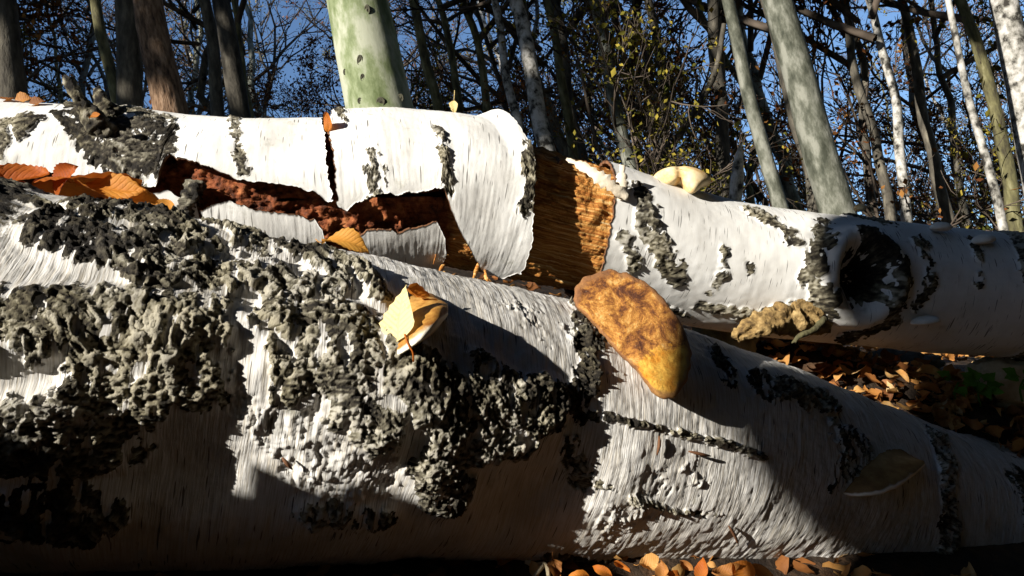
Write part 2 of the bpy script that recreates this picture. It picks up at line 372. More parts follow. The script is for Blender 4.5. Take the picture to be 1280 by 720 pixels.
# ------------------------------------------------------------------ logs
class Log:
    def __init__(s, ctrl, n=500):
        C = np.array([np.append(pt(u, v, d), r) for u, v, d, r in ctrl]); D = crom(C, n)
        s.C = D[:, :3]; s.r = D[:, 3]
        s.t = np.concatenate([[0], np.cumsum(np.linalg.norm(np.diff(s.C, axis=0), axis=1))])
        a = np.gradient(s.C, axis=0); a /= np.linalg.norm(a, axis=1)[:, None]
        f = -s.C - np.sum(-s.C * a, 1)[:, None] * a
        for _ in range(60): f[1:-1] = (f[:-2] + f[1:-1] * 2 + f[2:]) / 4
        f -= np.sum(f * a, 1)[:, None] * a; f /= np.linalg.norm(f, axis=1)[:, None]
        s.f = f; s.up = np.cross(f, a); s.bulge = lambda t, th: 0.0 * t
    def ip(s, arr, t): return np.stack([np.interp(t, s.t, arr[:, k]) for k in range(3)], -1)
    def at(s, t, th, h=0.0):
        t = np.asarray(t, float); th = np.asarray(th, float)
        r = np.interp(t, s.t, s.r) + h
        return s.ip(s.C, t) + r[..., None] * (np.cos(th)[..., None] * s.ip(s.f, t) + np.sin(th)[..., None] * s.ip(s.up, t))
    def prep(s):
        T, H = np.meshgrid(np.linspace(0, s.t[-1], 500), np.radians(np.linspace(-80, 100, 200)), indexing='ij')
        P = s.at(T, H, s.bulge(T, H)); s.gT, s.gH = T.ravel(), H.ravel()
        s.gu = (640 + FOC * P[..., 0] / P[..., 1]).ravel(); s.gv = (360 - FOC * P[..., 2] / P[..., 1]).ravel(); s.gd = P[..., 1].ravel()
    def find(s, u, v):                        # photograph pixel -> (t, theta) on the near side of the log
        k = np.argmin((s.gu - u) ** 2 + (s.gv - v) ** 2 + 40 * (s.gd - s.gd.min())); return s.gT[k], s.gH[k]
    def strokes(s, t, th, items, wob=None, wk=0.6):
        m = np.zeros(t.shape, np.float32); R = np.interp(t, s.t, s.r)
        for pts, rad, amt in items:
            q = [s.find(u, v) for u, v in pts]
            if len(q) == 1: q = q * 2
            d = np.full(t.shape, 9.0, np.float32)
            for (t0, h0), (t1, h1) in zip(q[:-1], q[1:]):
                ax, ay = t1 - t0, (h1 - h0) * 0.2; L2 = ax * ax + ay * ay + 1e-9
                px, py = t - t0, (th - h0) * R; ay = (h1 - h0) * R
                k = np.clip((px * ax + py * ay) / (ax * ax + ay * ay + 1e-9), 0, 1)
                d = np.minimum(d, np.hypot(px - k * ax, py - k * ay))
            r = rad / 1000.0; sf = 0.015
            m = np.maximum(m, amt * (1 - smooth(min(r * 0.45, r - sf) if r > 0.012 else 0.0, r + (sf if r > 0.012 else 0.006), d)))
        if wob is not None: m = smooth(0.36, 0.60, m + wob * wk * smooth(0.0, 0.2, m))
        return m

def bark_height(t, s, P, rough, stri=None, amp=1.0, plate=0.012, wamp=1.0):
    """relief in metres and plate tone from bark fields; t along the log, s round it"""
    w1, w2 = NZ.fbm(P * 26, 2), NZ2.fbm(P * 26, 2)
    v1, v2 = NZ.fbm(P * 7, 2), NZ2.fbm(P * 7, 2)
    wx = t + 0.008 * w1 + 0.035 * v1; wy = s + 0.006 * w2 + 0.04 * v2 + 0.2 * t
    white = 0.0008 * NZ.fbm(np.stack([t * 190, s * 15, 0 * t], -1), 3) + 0.004 * NZ.fbm(P * 9, 3) + 0.0012 * NZ2.fbm(P * 60, 3)
    f1, f2, cr = NZ.worley(wx / (plate * 3.0), wy / (plate * 0.85))
    pl = smooth(0.0, 0.15, f2 - f1)
    g1, g2, gr = NZ2.worley(wx / (plate * 1.1), wy / (plate * 0.40))
    pl2 = smooth(0.0, 0.16, g2 - g1)
    big = NZ2.fbm(P * 15, 4, 0.55)
    fine = NZ.fbm(P * 150, 3, 0.6); rid = 0.6 - np.abs(NZ2.fbm(np.stack([wx * 38, wy * 95, 0 * t], -1), 3, 0.65)) * 1.6
    rg = 0.002 + amp * (0.015 * big + (0.002 + 0.008 * cr) * (pl - 0.6) + 0.0045 * gr * (pl2 - 0.5) + 0.0030 * fine + 0.0050 * rid)
    h = wamp * white * (1 - rough) + rg * rough
    tone = np.clip(0.45 * cr + 0.40 * gr + 0.22 * fine + 0.12 + 0.25 * NZ.perlin(P * 12), 0, 1) * np.clip(0.93 + 0.9 * NZ2.fbm(P * 7, 2), 0.35, 1.4) * (0.35 + 0.65 * pl) * (0.6 + 0.4 * pl2)
    if stri is not None:
        ph = t * 1.0 + 0.35 * s + 0.030 * NZ.perlin(P * 11) + 0.012 * NZ2.perlin(P * 26)
        sw = np.abs(((ph / 0.0070 + 0.5 * NZ.perlin(P * 45)) % 1.0) * 2 - 1) ** 1.5
        h = h + stri * (0.0030 * (sw - 0.5) * (0.3 + np.abs(w1) * 1.6) + 0.007 * NZ.fbm(P * 30, 4) + 0.002 * rid)
    return h, tone

# --- front log
FL = Log([(-330, 410, 0.98, 0.258), (-60, 460, 1.03, 0.246), (250, 492, 1.10, 0.230), (560, 518, 1.22, 0.213), (850, 560, 1.36, 0.196), (1100, 632, 1.55, 0.186), (1290, 684, 1.68, 0.182), (1600, 730, 1.95, 0.17)])
FL.prep()
b1, b2, b3, b4, b5 = FL.find(520, 500), FL.find(240, 600), FL.find(150, 400), FL.find(985, 490), FL.find(680, 620)
def fbulge(t, th):
    R = np.interp(t, FL.t, FL.r)
    def g(c, a, st, sh): return a * np.exp(-((t - c[0]) / st) ** 2 - ((th - c[1]) * R / sh) ** 2)
    return g(b1, 0.030, 0.16, 0.09) + g(b2, -0.045, 0.10, 0.08) + g(b5, -0.03, 0.07, 0.07) + g(b3, 0.016, 0.22, 0.05) + g(b4, 0.014, 0.07, 0.05)
FL.bulge = fbulge; FL.prep()
front_rough = [
    ([(70, 290), (120, 310), (190, 320), (250, 290), (300, 300)], 42, 1), ([(110, 265), (200, 275), (250, 300)], 30, 1),
    ([(190, 345), (250, 345), (330, 350)], 28, 1),
    ([(-60, 410), (20, 405), (90, 400), (170, 395), (260, 400)], 40, 1), ([(300, 400), (340, 440)], 14, 1),
    ([(0, 530), (60, 515), (110, 500)], 22, 1), ([(0, 560), (60, 560), (140, 560)], 34, 1), ([(-40, 640), (40, 640), (110, 640)], 40, 1),
    ([(130, 470), (200, 460), (240, 480)], 34, 1), ([(150, 520), (190, 500)], 26, 0.9),
    ([(340, 312), (400, 325), (450, 345), (470, 372)], 20, 1), ([(400, 330), (420, 360), (360, 370), (330, 340)], 24, 1),
    ([(370, 400), (430, 405), (470, 430), (520, 470)], 40, 1), ([(400, 450), (470, 480), (560, 505), (640, 515), (680, 505)], 44, 1),
    ([(560, 540), (545, 590), (560, 620)], 34, 1), ([(610, 550), (650, 540)], 36, 1), ([(430, 500), (480, 540)], 30, 0.9),
    ([(340, 470), (380, 490)], 22, 0.9), ([(600, 455), (640, 480)], 18, 0.8), ([(390, 640), (480, 650)], 18, 0.8),
    ([(728, 385), (736, 420), (732, 470), (722, 510)], 17, 0.95), ([(715, 560), (730, 600)], 16, 0.8),
    ([(690, 512), (760, 522), (830, 538), (890, 552), (955, 572)], 5.5, 0.8), ([(720, 588), (790, 622), (850, 640), (900, 642)], 4.5, 0.75),
    ([(960, 480), (1000, 487), (1030, 500)], 26, 0.95), ([(895, 440), (912, 475)], 15, 0.9), ([(1050, 540), (1075, 560), (1050, 600)], 26, 0.5),
    ([(1165, 540), (1185, 610), (1180, 690)], 24, 0.9), ([(1270, 600), (1290, 660)], 22, 0.9),
    ([(680, 690), (760, 700), (860, 712)], 9, 0.8), ([(20, 250), (60, 262)], 10, 0.9)]
front_stri = [([(240, 330), (330, 330)], 22, 1), ([(180, 350), (240, 330)], 16, 0.8), ([(390, 540), (430, 560), (470, 590)], 36, 1), ([(380, 590), (430, 610)], 26, 1),
              ([(640, 385), (760, 470)], 40, 0.25), ([(850, 600), (780, 650)], 60, 0.35), ([(300, 480), (330, 550)], 22, 0.4)]
def spaced(segs):
    out = [np.array([segs[0][0]])]
    for a, b, st in segs: out.append(np.linspace(a, b, max(2, int(math.ceil((b - a) / st)) + 1))[1:])
    return np.concatenate(out)
tl, tr_ = FL.find(-15, 450)[0], FL.find(1275, 660)[0]
tt = spaced([(0, tl - 0.02, 0.005), (tl - 0.02, tr_, 0.0021), (tr_, FL.t[-1], 0.006)])
hh = np.radians(spaced([(-175, -92, 4), (-92, 100, 0.56), (100, 185, 4)]))
T, H = np.meshgrid(tt, hh, indexing='ij'); T = T.ravel(); H = H.ravel()
B = FL.bulge(T, H) + 0.013 * FL.strokes(T, H, front_rough[:20]); P0 = FL.at(T, H, B); S = H * 0.215
wob = (0.7 * NZ.fbm(P0 * 26, 4, 0.65) + 0.6 * NZ2.fbm(np.stack([T * 90, S * 30, 0 * T], -1), 4, 0.65)).astype(np.float32)
rough = FL.strokes(T, H, front_rough, wob)
back = smooth(1.75, 2.2, H) + smooth(-1.55, -1.9, H)
rough = np.maximum(rough, np.clip(smooth(-0.1, 0.35, NZ2.fbm(P0 * 5, 3)) * back, 0, 1))
front_bare = [([(262, 296), (330, 338)], 13, 0.9), ([(300, 372), (312, 430), (318, 520)], 17, 1), ([(346, 318), (400, 352)], 5, 0.7), ([(215, 345), (250, 322)], 7, 0.7), ([(640, 540), (655, 552)], 12, 0.9), ([(400, 500), (380, 520)], 14, 0.8), ([(20, 470), (70, 478)], 16, 0.9), ([(480, 500), (500, 510)], 7, 0.6), ([(130, 300), (150, 296)], 6, 0.6)]
rough = rough * (1 - FL.strokes(T, H, front_bare, -wob))
pores = NZ2.fbm(np.stack([T * 75, S * 26, 0 * T + 5], -1), 4, 0.6)          # islands of pale bark between the corky plates
rough = rough * (0.15 + 0.85 * smooth(-0.46, -0.22, pores))
outs = smooth(tl + 0.02, tl - 0.10, T) + smooth(tr_ - 0.02, tr_ + 0.10, T)     # bark goes on in the same way past the frame
rough = np.maximum(rough, outs * smooth(0.0, 0.25, NZ2.fbm(P0 * np.array((4.0, 6.0, 9.0)), 4)))
stri = FL.strokes(T, H, front_stri, wob)
hgt, tone = bark_height(T, S, P0, rough, stri, 0.72, 0.0085)
PF = FL.at(T, H, B + hgt)
e0 = len(PF)
FF = grid_faces(len(tt), len(hh), True)
front_log = pmesh('birch_log', PF, FF, M_FRONT, attrs={'rough': np.clip(rough + 0.25 * stri * (NZ.perlin(P0 * 60) > 0.1), 0, 1), 'tone': tone, 'sc': np.stack([T, S, 0 * T], -1)}, origin=W(ground_at(0.1, 1.3)))
tag(front_log, 'thick grey white birch log with rough black bark lying in the foreground', 'log')
def end_disc(L, t, n=48, name='cut_end', parent=None, mat=None):
    th = np.linspace(0, 2 * math.pi, n, endpoint=False); rs = np.array([0.02, 0.35, 0.7, 0.96])
    Rr = float(np.interp(t, L.t, L.r))
    V = np.concatenate([L.at(np.full(n, t), th, (k - 1) * Rr) for k in rs])
    V += NZ.fbm(V * 20, 3)[:, None] * 0.006
    V = np.vstack([V, L.ip(L.C, np.array([t]))]); F = [tuple(f) for f in grid_faces(4, n, True)] + [(4 * n, (i + 1) % n, i) for i in range(n)]
    return pmesh(name, V, F, mat or M_WOOD, parent, attrs={'rough': np.zeros(len(V)), 'sc': np.stack([V[:, 0] * 0.1, V[:, 2], V[:, 1]], -1)})
end_disc(FL, FL.t[-1] - 0.003, parent=front_log); end_disc(FL, 0.003, parent=front_log)

# --- back log: one broken trunk: rotten core, bark shells, lower bark lips, right-hand bark
BL = Log([(-420, 232, 1.34, 0.152), (-150, 224, 1.38, 0.152), (60, 234, 1.42, 0.149), (280, 250, 1.46, 0.147), (400, 250, 1.49, 0.149), (560, 247, 1.54, 0.151), (715, 282, 1.60, 0.143), (900, 331, 1.68, 0.138), (1100, 355, 1.74, 0.139), (1300, 372, 1.79, 0.138), (1750, 400, 1.95, 0.13)])
BL.prep()
log2 = empty('broken_birch_log', W(ground_at(0.3, 1.75)), 'bright white broken birch log with exposed orange wood behind the thick log', 'log')
def tpx(u, v=250): return BL.find(u, v)[0]
def patch(name, t0, t1, h0, h1, nt, nh, L, rfun, thick=0.006, mat=M_BACK, lift=0.0, liftf=None, amp=0.7, parent=None, dark=None):
    """bark sheet: t0/t1 functions of w in 0..1 (round the log), h0/h1 functions of t; real thickness"""
    s_, w_ = np.meshgrid(np.linspace(0, 1, nt), np.linspace(0, 1, nh), indexing='ij'); s_ = s_.ravel(); w_ = w_.ravel()
    t = t0(w_) + (t1(w_) - t0(w_)) * s_
    h = h0(t) + (h1(t) - h0(t)) * w_
    P_ = L.at(t, h); S_ = h * 0.145
    wb = 0.7 * NZ.fbm(P_ * 30, 4, 0.65) + 0.6 * NZ2.fbm(np.stack([t * 100, S_ * 40, 0 * t], -1), 4, 0.65)
    rg = np.clip(L.strokes(t, h, rfun, wb, 0.95), 0, 1)
    og = smooth(tpx(1285, 360), tpx(1340, 360), t) + smooth(tpx(-10, 180), tpx(-80, 180), t)
    rg = np.maximum(rg, np.clip(og, 0, 1) * smooth(0.1, 0.3, NZ2.fbm(np.stack([t * 14, S_ * 5, 0 * t + 2], -1), 4)))
    lf = lift + (liftf(t, h, s_, w_) if liftf else 0.0)
    hg, tn = bark_height(t, S_, P_, rg, None, amp * 0.6, 0.0075, 0.4)
    if dark: tn = tn * (1 - 0.8 * L.strokes(t, h, dark))
    Po = L.at(t, h, hg + lf); Pi = L.at(t, h, lf - thick + 0.0015 * NZ.perlin(P_ * 50))
    n = nt * nh; Fo = grid_faces(nt, nh); Fi = Fo[:, ::-1] + n
    idx = np.arange(n).reshape(nt, nh)
    loop = np.concatenate([idx[:-1, 0], idx[-1, :-1], idx[:0:-1, -1], idx[0, :0:-1]]); l2 = np.roll(loop, -1)
    Fe = np.stack([loop, loop + n, l2 + n, l2], -1)
    V = np.vstack([Po, Pi]); rr = np.concatenate([rg, np.ones(n)])
    o = pmesh(name, V, np.concatenate([Fo, Fi, Fe]), mat, parent or log2, attrs={'rough': rr, 'tone': np.concatenate([tn, tn]), 'sc': np.tile(np.stack([t, S_, 0 * t], -1), (2, 1))})
    me = o.data; me.materials.append(M_INNER)
    mi = np.zeros(len(Fo) * 2 + len(Fe), np.int32); mi[len(Fo):] = 1
    me.polygons.foreach_set('material_index', mi)
    return o
def curve_th(pix):                            # lower edge: pixels -> function theta(t)
    q = np.array([BL.find(u, v) for u, v in pix]); o = np.argsort(q[:, 0]); q = q[o]
    return lambda t: np.interp(t, q[:, 0], q[:, 1]) + 0.05 * NZ.fbm(np.stack([t * 23, 0 * t, 0 * t + 3], -1), 5, 0.62)
def curve_t(pix, hmax=2.6):                   # end edge: pixels (bottom to top) -> function t(w)
    q = np.array([BL.find(u, v) for u, v in pix]); n = len(q)
    def f(w):
        x = np.clip(w * 1.9, 0, 1) * (n - 1)
        return np.interp(x, np.arange(n), q[:, 0]) + 0.004 * NZ.fbm(np.stack([w * 60, 0 * w + 9, 0 * w], -1), 4, 0.6)
    return f
back_rough = [([(150, 180), (195, 185), (165, 210)], 26, 1), ([(150, 135), (200, 150)], 20, 1), ([(-10, 180), (30, 150)], 26, 1), ([(95, 135), (120, 150), (160, 160), (200, 165)], 26, 1), ([(105, 160), (130, 190), (150, 205), (190, 205)], 24, 1), ([(180, 200), (205, 185)], 22, 1), ([(70, 140), (110, 175)], 10, 1), ([(200, 150), (210, 190)], 10, 1),
              ([(295, 145), (298, 175), (305, 215)], 12, 1), ([(470, 200), (468, 245)], 13, 0.85), ([(545, 165), (552, 200), (560, 240)], 9, 0.8), ([(425, 140), (430, 160)], 10, 1),
              ([(650, 165), (662, 200), (655, 255)], 15, 1), ([(515, 325), (605, 325)], 6, 0.6), ([(0, 225), (60, 225)], 8, 0.6)]
lowL = curve_th([(-400, 215), (-60, 212), (0, 215), (90, 218), (160, 232), (195, 235), (205, 200), (214, 194), (262, 212), (300, 226), (345, 232), (390, 238), (410, 252)])
lowR = curve_th([(412, 250), (424, 258), (434, 264), (442, 250), (470, 244), (520, 240), (552, 236), (562, 262), (576, 288), (590, 312), (606, 328), (628, 333), (648, 328)])
hi = lambda t: np.full_like(t, 3.3)
slitL = curve_t([(414, 255), (410, 215), (405, 180), (402, 150), (404, 140)]); slitR = curve_t([(420, 255), (418, 215), (414, 180), (414, 155), (418, 142)])
endR = curve_t([(648, 330), (664, 290), (669, 245), (667, 205), (660, 175), (642, 150), (624, 138)])
patch('bark', lambda w: 0 * w + 0.02, slitL, lowL, hi, 420, 150, BL, back_rough, liftf=lambda t, h, s_, w_: 0.012 * smooth(0.25, 0.0, w_) * (t > tpx(215)) + 0.006 * NZ.fbm(np.stack([t * 6, h, 0 * t], -1), 2))
curl = lambda t, h, s_, w_: 0.014 + 0.012 * smooth(0.25, 0.0, w_) + 0.020 * smooth(0.86, 1.0, s_) * smooth(0.1, 0.5, w_) + 0.006 * NZ.fbm(np.stack([t * 6, h, 0 * t + 4], -1), 2)
patch('bark', slitR, endR, lowR, hi, 230, 170, BL, back_rough, thick=0.008, liftf=curl)
# rotten core
tc0, tc1 = tpx(150), tpx(790)
t_, h_ = np.meshgrid(np.arange(tc0, tc1, 0.003), np.radians(np.arange(0, 360, 1.4)), indexing='ij'); t_ = t_.ravel(); h_ = h_.ravel()
nT = len(np.arange(tc0, tc1, 0.003)); nH = len(np.arange(0, 360, 1.4))
Pc = BL.at(t_, h_)
rot = 1 - smooth(tpx(540), tpx(600), t_)
cav = BL.strokes(t_, h_, [([(430, 262), (500, 255), (550, 250)], 20, 1), ([(350, 250), (415, 262)], 10, 0.7), ([(560, 290), (600, 330)], 14, 0.5)], NZ.fbm(Pc * 30, 3))
hc = -0.016 - 0.010 * rot - 0.035 * cav + (0.004 + 0.007 * rot) * NZ.fbm(Pc * 28, 5, 0.6) + 0.0030 * NZ2.fbm(np.stack([t_ * 22 + 2 * NZ.perlin(Pc * 9), h_ * 0.145 * 150 + 3 * NZ2.perlin(Pc * 12), 0 * t_], -1), 5, 0.7)
core = pmesh('rotten_core', BL.at(t_, h_, hc), grid_faces(nT, nH, True), M_WOOD, log2, attrs={'rough': rot, 'sc': np.stack([t_, h_ * 0.145, 0 * t_], -1)})
core['label'] = 'orange brown rotten wood exposed under the broken bark'
# lower bark lips
def lip(name, pix, hbot, lift, nt=120, nh=60):
    f = curve_th(pix); a, b = BL.find(*pix[0])[0], BL.find(*pix[-1])[0]
    return patch(name, lambda w: a + 0.004 * np.sin(w * 23), lambda w: b + 0.004 * np.sin(w * 17), lambda t: np.full_like(t, hbot), f, nt, nh, BL, [([(300, 300), (330, 310)], 5, 0.3)], lift=lift, amp=0.5)
lip('lower_bark', [(252, 262), (270, 254), (292, 252), (330, 264), (370, 268), (396, 272), (404, 290)], -1.7, 0.012)
lip('lower_bark', [(446, 292), (460, 284), (500, 286), (530, 280), (546, 276), (556, 300)], -1.7, 0.010)
lip('lower_bark', [(-300, 262), (60, 262), (215, 240), (250, 256)], -1.8, 0.0)
# right-hand bark
right_rough = [([(1078, 345)], 62, 1), ([(800, 240), (810, 275), (825, 315), (850, 345)], 20, 1), ([(785, 300), (790, 330)], 14, 0.9), ([(905, 310), (905, 340), (890, 370)], 11, 0.95), ([(940, 265), (970, 280), (995, 303)], 17, 0.95),
               ([(1030, 280), (1020, 310), (1010, 345), (1030, 390)], 18, 1), ([(880, 385), (940, 395), (1000, 380), (1040, 370)], 13, 1), ([(935, 330), (938, 345)], 6, 0.8), ([(1060, 265), (1110, 280)], 14, 0.9), ([(1080, 300), (1120, 330), (1110, 400), (1060, 420)], 22, 1),
               ([(1150, 300), (1162, 350), (1150, 380)], 14, 0.9), ([(1215, 300), (1225, 360)], 12, 0.7), ([(1260, 290), (1290, 340)], 24, 1), ([(760, 345), (780, 362), (860, 395)], 8, 0.8)]
kc = BL.find(1078, 345)
def knot(t, h, s_, w_):
    R = np.interp(t, BL.t, BL.r); d = np.hypot((t - kc[0]) / 0.075, (h - kc[1]) * R / 0.085)
    return 0.026 * np.exp(-((d - 1.0) / 0.30) ** 2) - 0.05 * (1 - smooth(0.35, 0.85, d))
edgeR = curve_t([(752, 366), (756, 340), (764, 300), (768, 260), (772, 235), (768, 222), (774, 215)])
patch('bark', lambda w: np.where(w < 0.5, edgeR(w), edgeR(w)), lambda w: 0 * w + BL.t[-1], lambda t: np.full_like(t, -1.45), lambda t: np.full_like(t, 4.75), 420, 240, BL, right_rough, liftf=knot, dark=[([(1078, 345)], 52, 1)])
end_disc(BL, BL.t[-1] - 0.002, parent=log2); end_disc(BL, 0.03, parent=log2)
# pale torn strips at the break, branch stubs
def strip(name, pix, d0, wpx, mat, parent, thick=0.004, n=14):
    q = crom([pt(u, v, d) for u, v, d in pix], n); wd = np.interp(np.linspace(0, 1, n), np.linspace(0, 1, len(wpx)), wpx) / FOC * d0 / 2
    Tn = np.gradient(q, axis=0); Tn /= np.linalg.norm(Tn, axis=1)[:, None]; A = np.cross(Tn, np.array((0, -1, 0.0))); A /= np.linalg.norm(A, axis=1)[:, None]; N = np.cross(A, Tn)
    wd = np.maximum(wd * (1 + 1.0 * NZ.fbm(q * 120, 3)), 0.0006); q = q + 0.0015 * NZ2.fbm(q * 70, 2)[:, None]
    V = np.stack([q + A * wd[:, None] + N * thick, q + N * thick * 1.1 + A * wd[:, None] * 0.2, q - A * wd[:, None] + N * thick, q - A * wd[:, None] - N * thick, q + A * wd[:, None] - N * thick], 1).reshape(-1, 3)
    F = [tuple(f) for f in grid_faces(n, 5, True)] + [(0, 1, 2, 3, 4), tuple(range(n * 5 - 5, n * 5))]
    return pmesh(name, V, F, mat, parent, smooth_shade=False, attrs={'rough': np.zeros(len(V)), 'sc': V * np.array((1, 1, 1))})
strip('torn_bark_strip', [(708, 199, 1.50), (730, 209, 1.475), (755, 226, 1.465), (786, 248, 1.475)], 1.48, [3, 11, 14, 9], M_PALE, log2, 0.0014, 30)
strip('splinter', [(776, 250, 1.48), (777, 228, 1.475), (778, 207, 1.49)], 1.48, [14, 13, 9], M_PALE, log2, 0.002, 24)
strip('splinter', [(700, 205, 1.50), (690, 200, 1.52), (680, 199, 1.53)], 1.5, [8, 8, 3], M_INNER, log2)
for u, v, du, dv in ((598, 330, -10, 26), (606, 338, 6, 20), (555, 330, -12, 16), (548, 300, -6, 30), (390, 290, 30, 10)):
    strip('splinter', [(u, v, 1.44), (u + du * 0.5, v + dv * 0.6, 1.425), (u + du, v + dv, 1.43)], 1.43, [4, 3, 1], M_WOOD, log2, 0.002, 8)
def stub(name, pts, rads, mat, parent, n=18, rough_amp=0.006, k=16):
    n, k = max(n, 30), max(k, 44)
    q = crom([pt(*p) for p in pts], k); r = np.interp(np.linspace(0, 1, k), np.linspace(0, 1, len(rads)), rads)
    V, F = tube(q, r, n); C = np.repeat(q, n, axis=0); d = V - C
    rid = 0.5 - np.abs(NZ2.fbm(V * 55, 3, 0.6)) * 1.5
    V = C + d * (1 + (rough_amp / 0.02) * (1.3 * NZ.fbm(V * 38, 4) + 0.9 * rid)[:, None])
    V[-n:] += 0.006 * NZ.fbm(V[-n:] * 90, 2)[:, None] * (q[-1] - q[-3]) / (np.linalg.norm(q[-1] - q[-3]) + 1e-6) * 2
    tn = np.clip(0.32 + 0.5 * NZ.fbm(V * 70, 3, 0.6), 0, 0.8)
    return pmesh(name, V, F, mat, parent, attrs={'rough': np.ones(len(V)), 'tone': tn, 'sc': V})
stub('branch_stub', [(135, 170, 1.33), (112, 142, 1.31), (98, 122, 1.30), (86, 100, 1.30)], [0.024, 0.016, 0.010, 0.009], M_BACK, log2)
stub('branch_stub', [(140, 150, 1.36), (128, 128, 1.36), (122, 112, 1.37)], [0.02, 0.012, 0.006], M_BACK, log2)
stub('branch_stub', [(1030, 392, 1.63), (985, 398, 1.585), (950, 406, 1.56), (918, 420, 1.565)], [0.034, 0.030, 0.023, 0.012], M_STUB, log2, 22, 0.008, 26)
stub('twig', [(1030, 398, 1.58), (1018, 412, 1.56), (1000, 420, 1.55), (992, 428, 1.55)], [0.008, 0.006, 0.005, 0.004], M_MOSSY, log2, 8, 0.003)
stub('bark_ridge', [(1040, 372, 1.62), (1000, 372, 1.60), (950, 382, 1.595), (890, 394, 1.605)], [0.020, 0.017, 0.012, 0.006], M_BACK, log2, 18, 0.008, 30)
stub('bark_knob', [(245, 232, 1.335), (240, 250, 1.32), (238, 270, 1.325)], [0.012, 0.017, 0.010], M_BACK, log2, 18, 0.012, 20)

# ------------------------------------------------------------------ fungi
def bracket(name, attach, rim, under, label, mat, thick, group=None, n=44):
    """shelf fungus lofted from where it grows (attach) to its rim, rounded edge, underside back to the log"""
    A = crom([pt(*p) for p in attach], n); R = crom([pt(*p) for p in rim], n); U = crom([pt(*p) for p in under], n)
    x = np.linspace(-1, 1, n); fade = np.sqrt(np.clip(1 - x ** 2 * 0.92, 0.02, 1))
    sec = []; prof = []
    up = np.array((0, 0.25, 0.97))
    for k in np.linspace(0, 0.92, 12):
        sec.append(A + (R - A) * k + up * (thick * 0.55 * np.sin(k * 2.4) * fade)[:, None]); prof.append(k * 0.5)
    out = R - A; out /= np.linalg.norm(out, axis=1)[:, None]
    for a in np.linspace(0.5, -1.3, 9):
        sec.append(R + (out * math.cos(a) + up * math.sin(a)) * (thick * 0.5 * fade)[:, None] - out * 0.2 * thick - up * thick * 0.25); prof.append(0.5 + (0.5 - a) / 1.8 * 0.2)
    last = sec[-1]
    for k in np.linspace(0.1, 1, 9):
        sec.append(last + (U - last) * k); prof.append(0.72 + 0.28 * k)
    V = np.stack(sec, 1); m = V.shape[1]; V = V.reshape(-1, 3)
    V = V + 0.0022 * NZ.fbm(V * 40, 3)[:, None] * np.array((0.5, 0.7, 1))
    F = [tuple(f) for f in grid_faces(n, m)] + [tuple(range(m))[::-1], tuple(range((n - 1) * m, n * m))]
    o = pmesh(name, V, F, mat, attrs={'prof': np.tile(np.array(prof), n)})
    return tag(o, label, 'fungus', group)
bracket('bracket_fungus', [(474, 398, 1.06), (486, 366, 1.10), (505, 356, 1.13), (535, 362, 1.12), (558, 380, 1.06)], [(486, 434, 0.965), (500, 431, 0.945), (522, 416, 0.935), (544, 399, 0.95), (560, 387, 0.985)],
        [(484, 436, 1.04), (500, 440, 1.05), (522, 432, 1.05), (545, 415, 1.05), (558, 392, 1.05)], 'ochre shelf fungus with thick white rim and a pale leaf resting on it', M_BRC, 0.019)
bracket('bracket_fungus', [(1050, 588, 1.345), (1070, 545, 1.385), (1086, 534, 1.395), (1112, 548, 1.385), (1146, 574, 1.365)], [(1036, 606, 1.285), (1062, 613, 1.250), (1092, 611, 1.235), (1126, 599, 1.250), (1156, 578, 1.295)],
        [(1042, 612, 1.335), (1064, 620, 1.335), (1092, 620, 1.335), (1124, 608, 1.345), (1150, 586, 1.355)], 'tan zoned shelf fungus with thin white rim in the shade', M_BRD, 0.013)
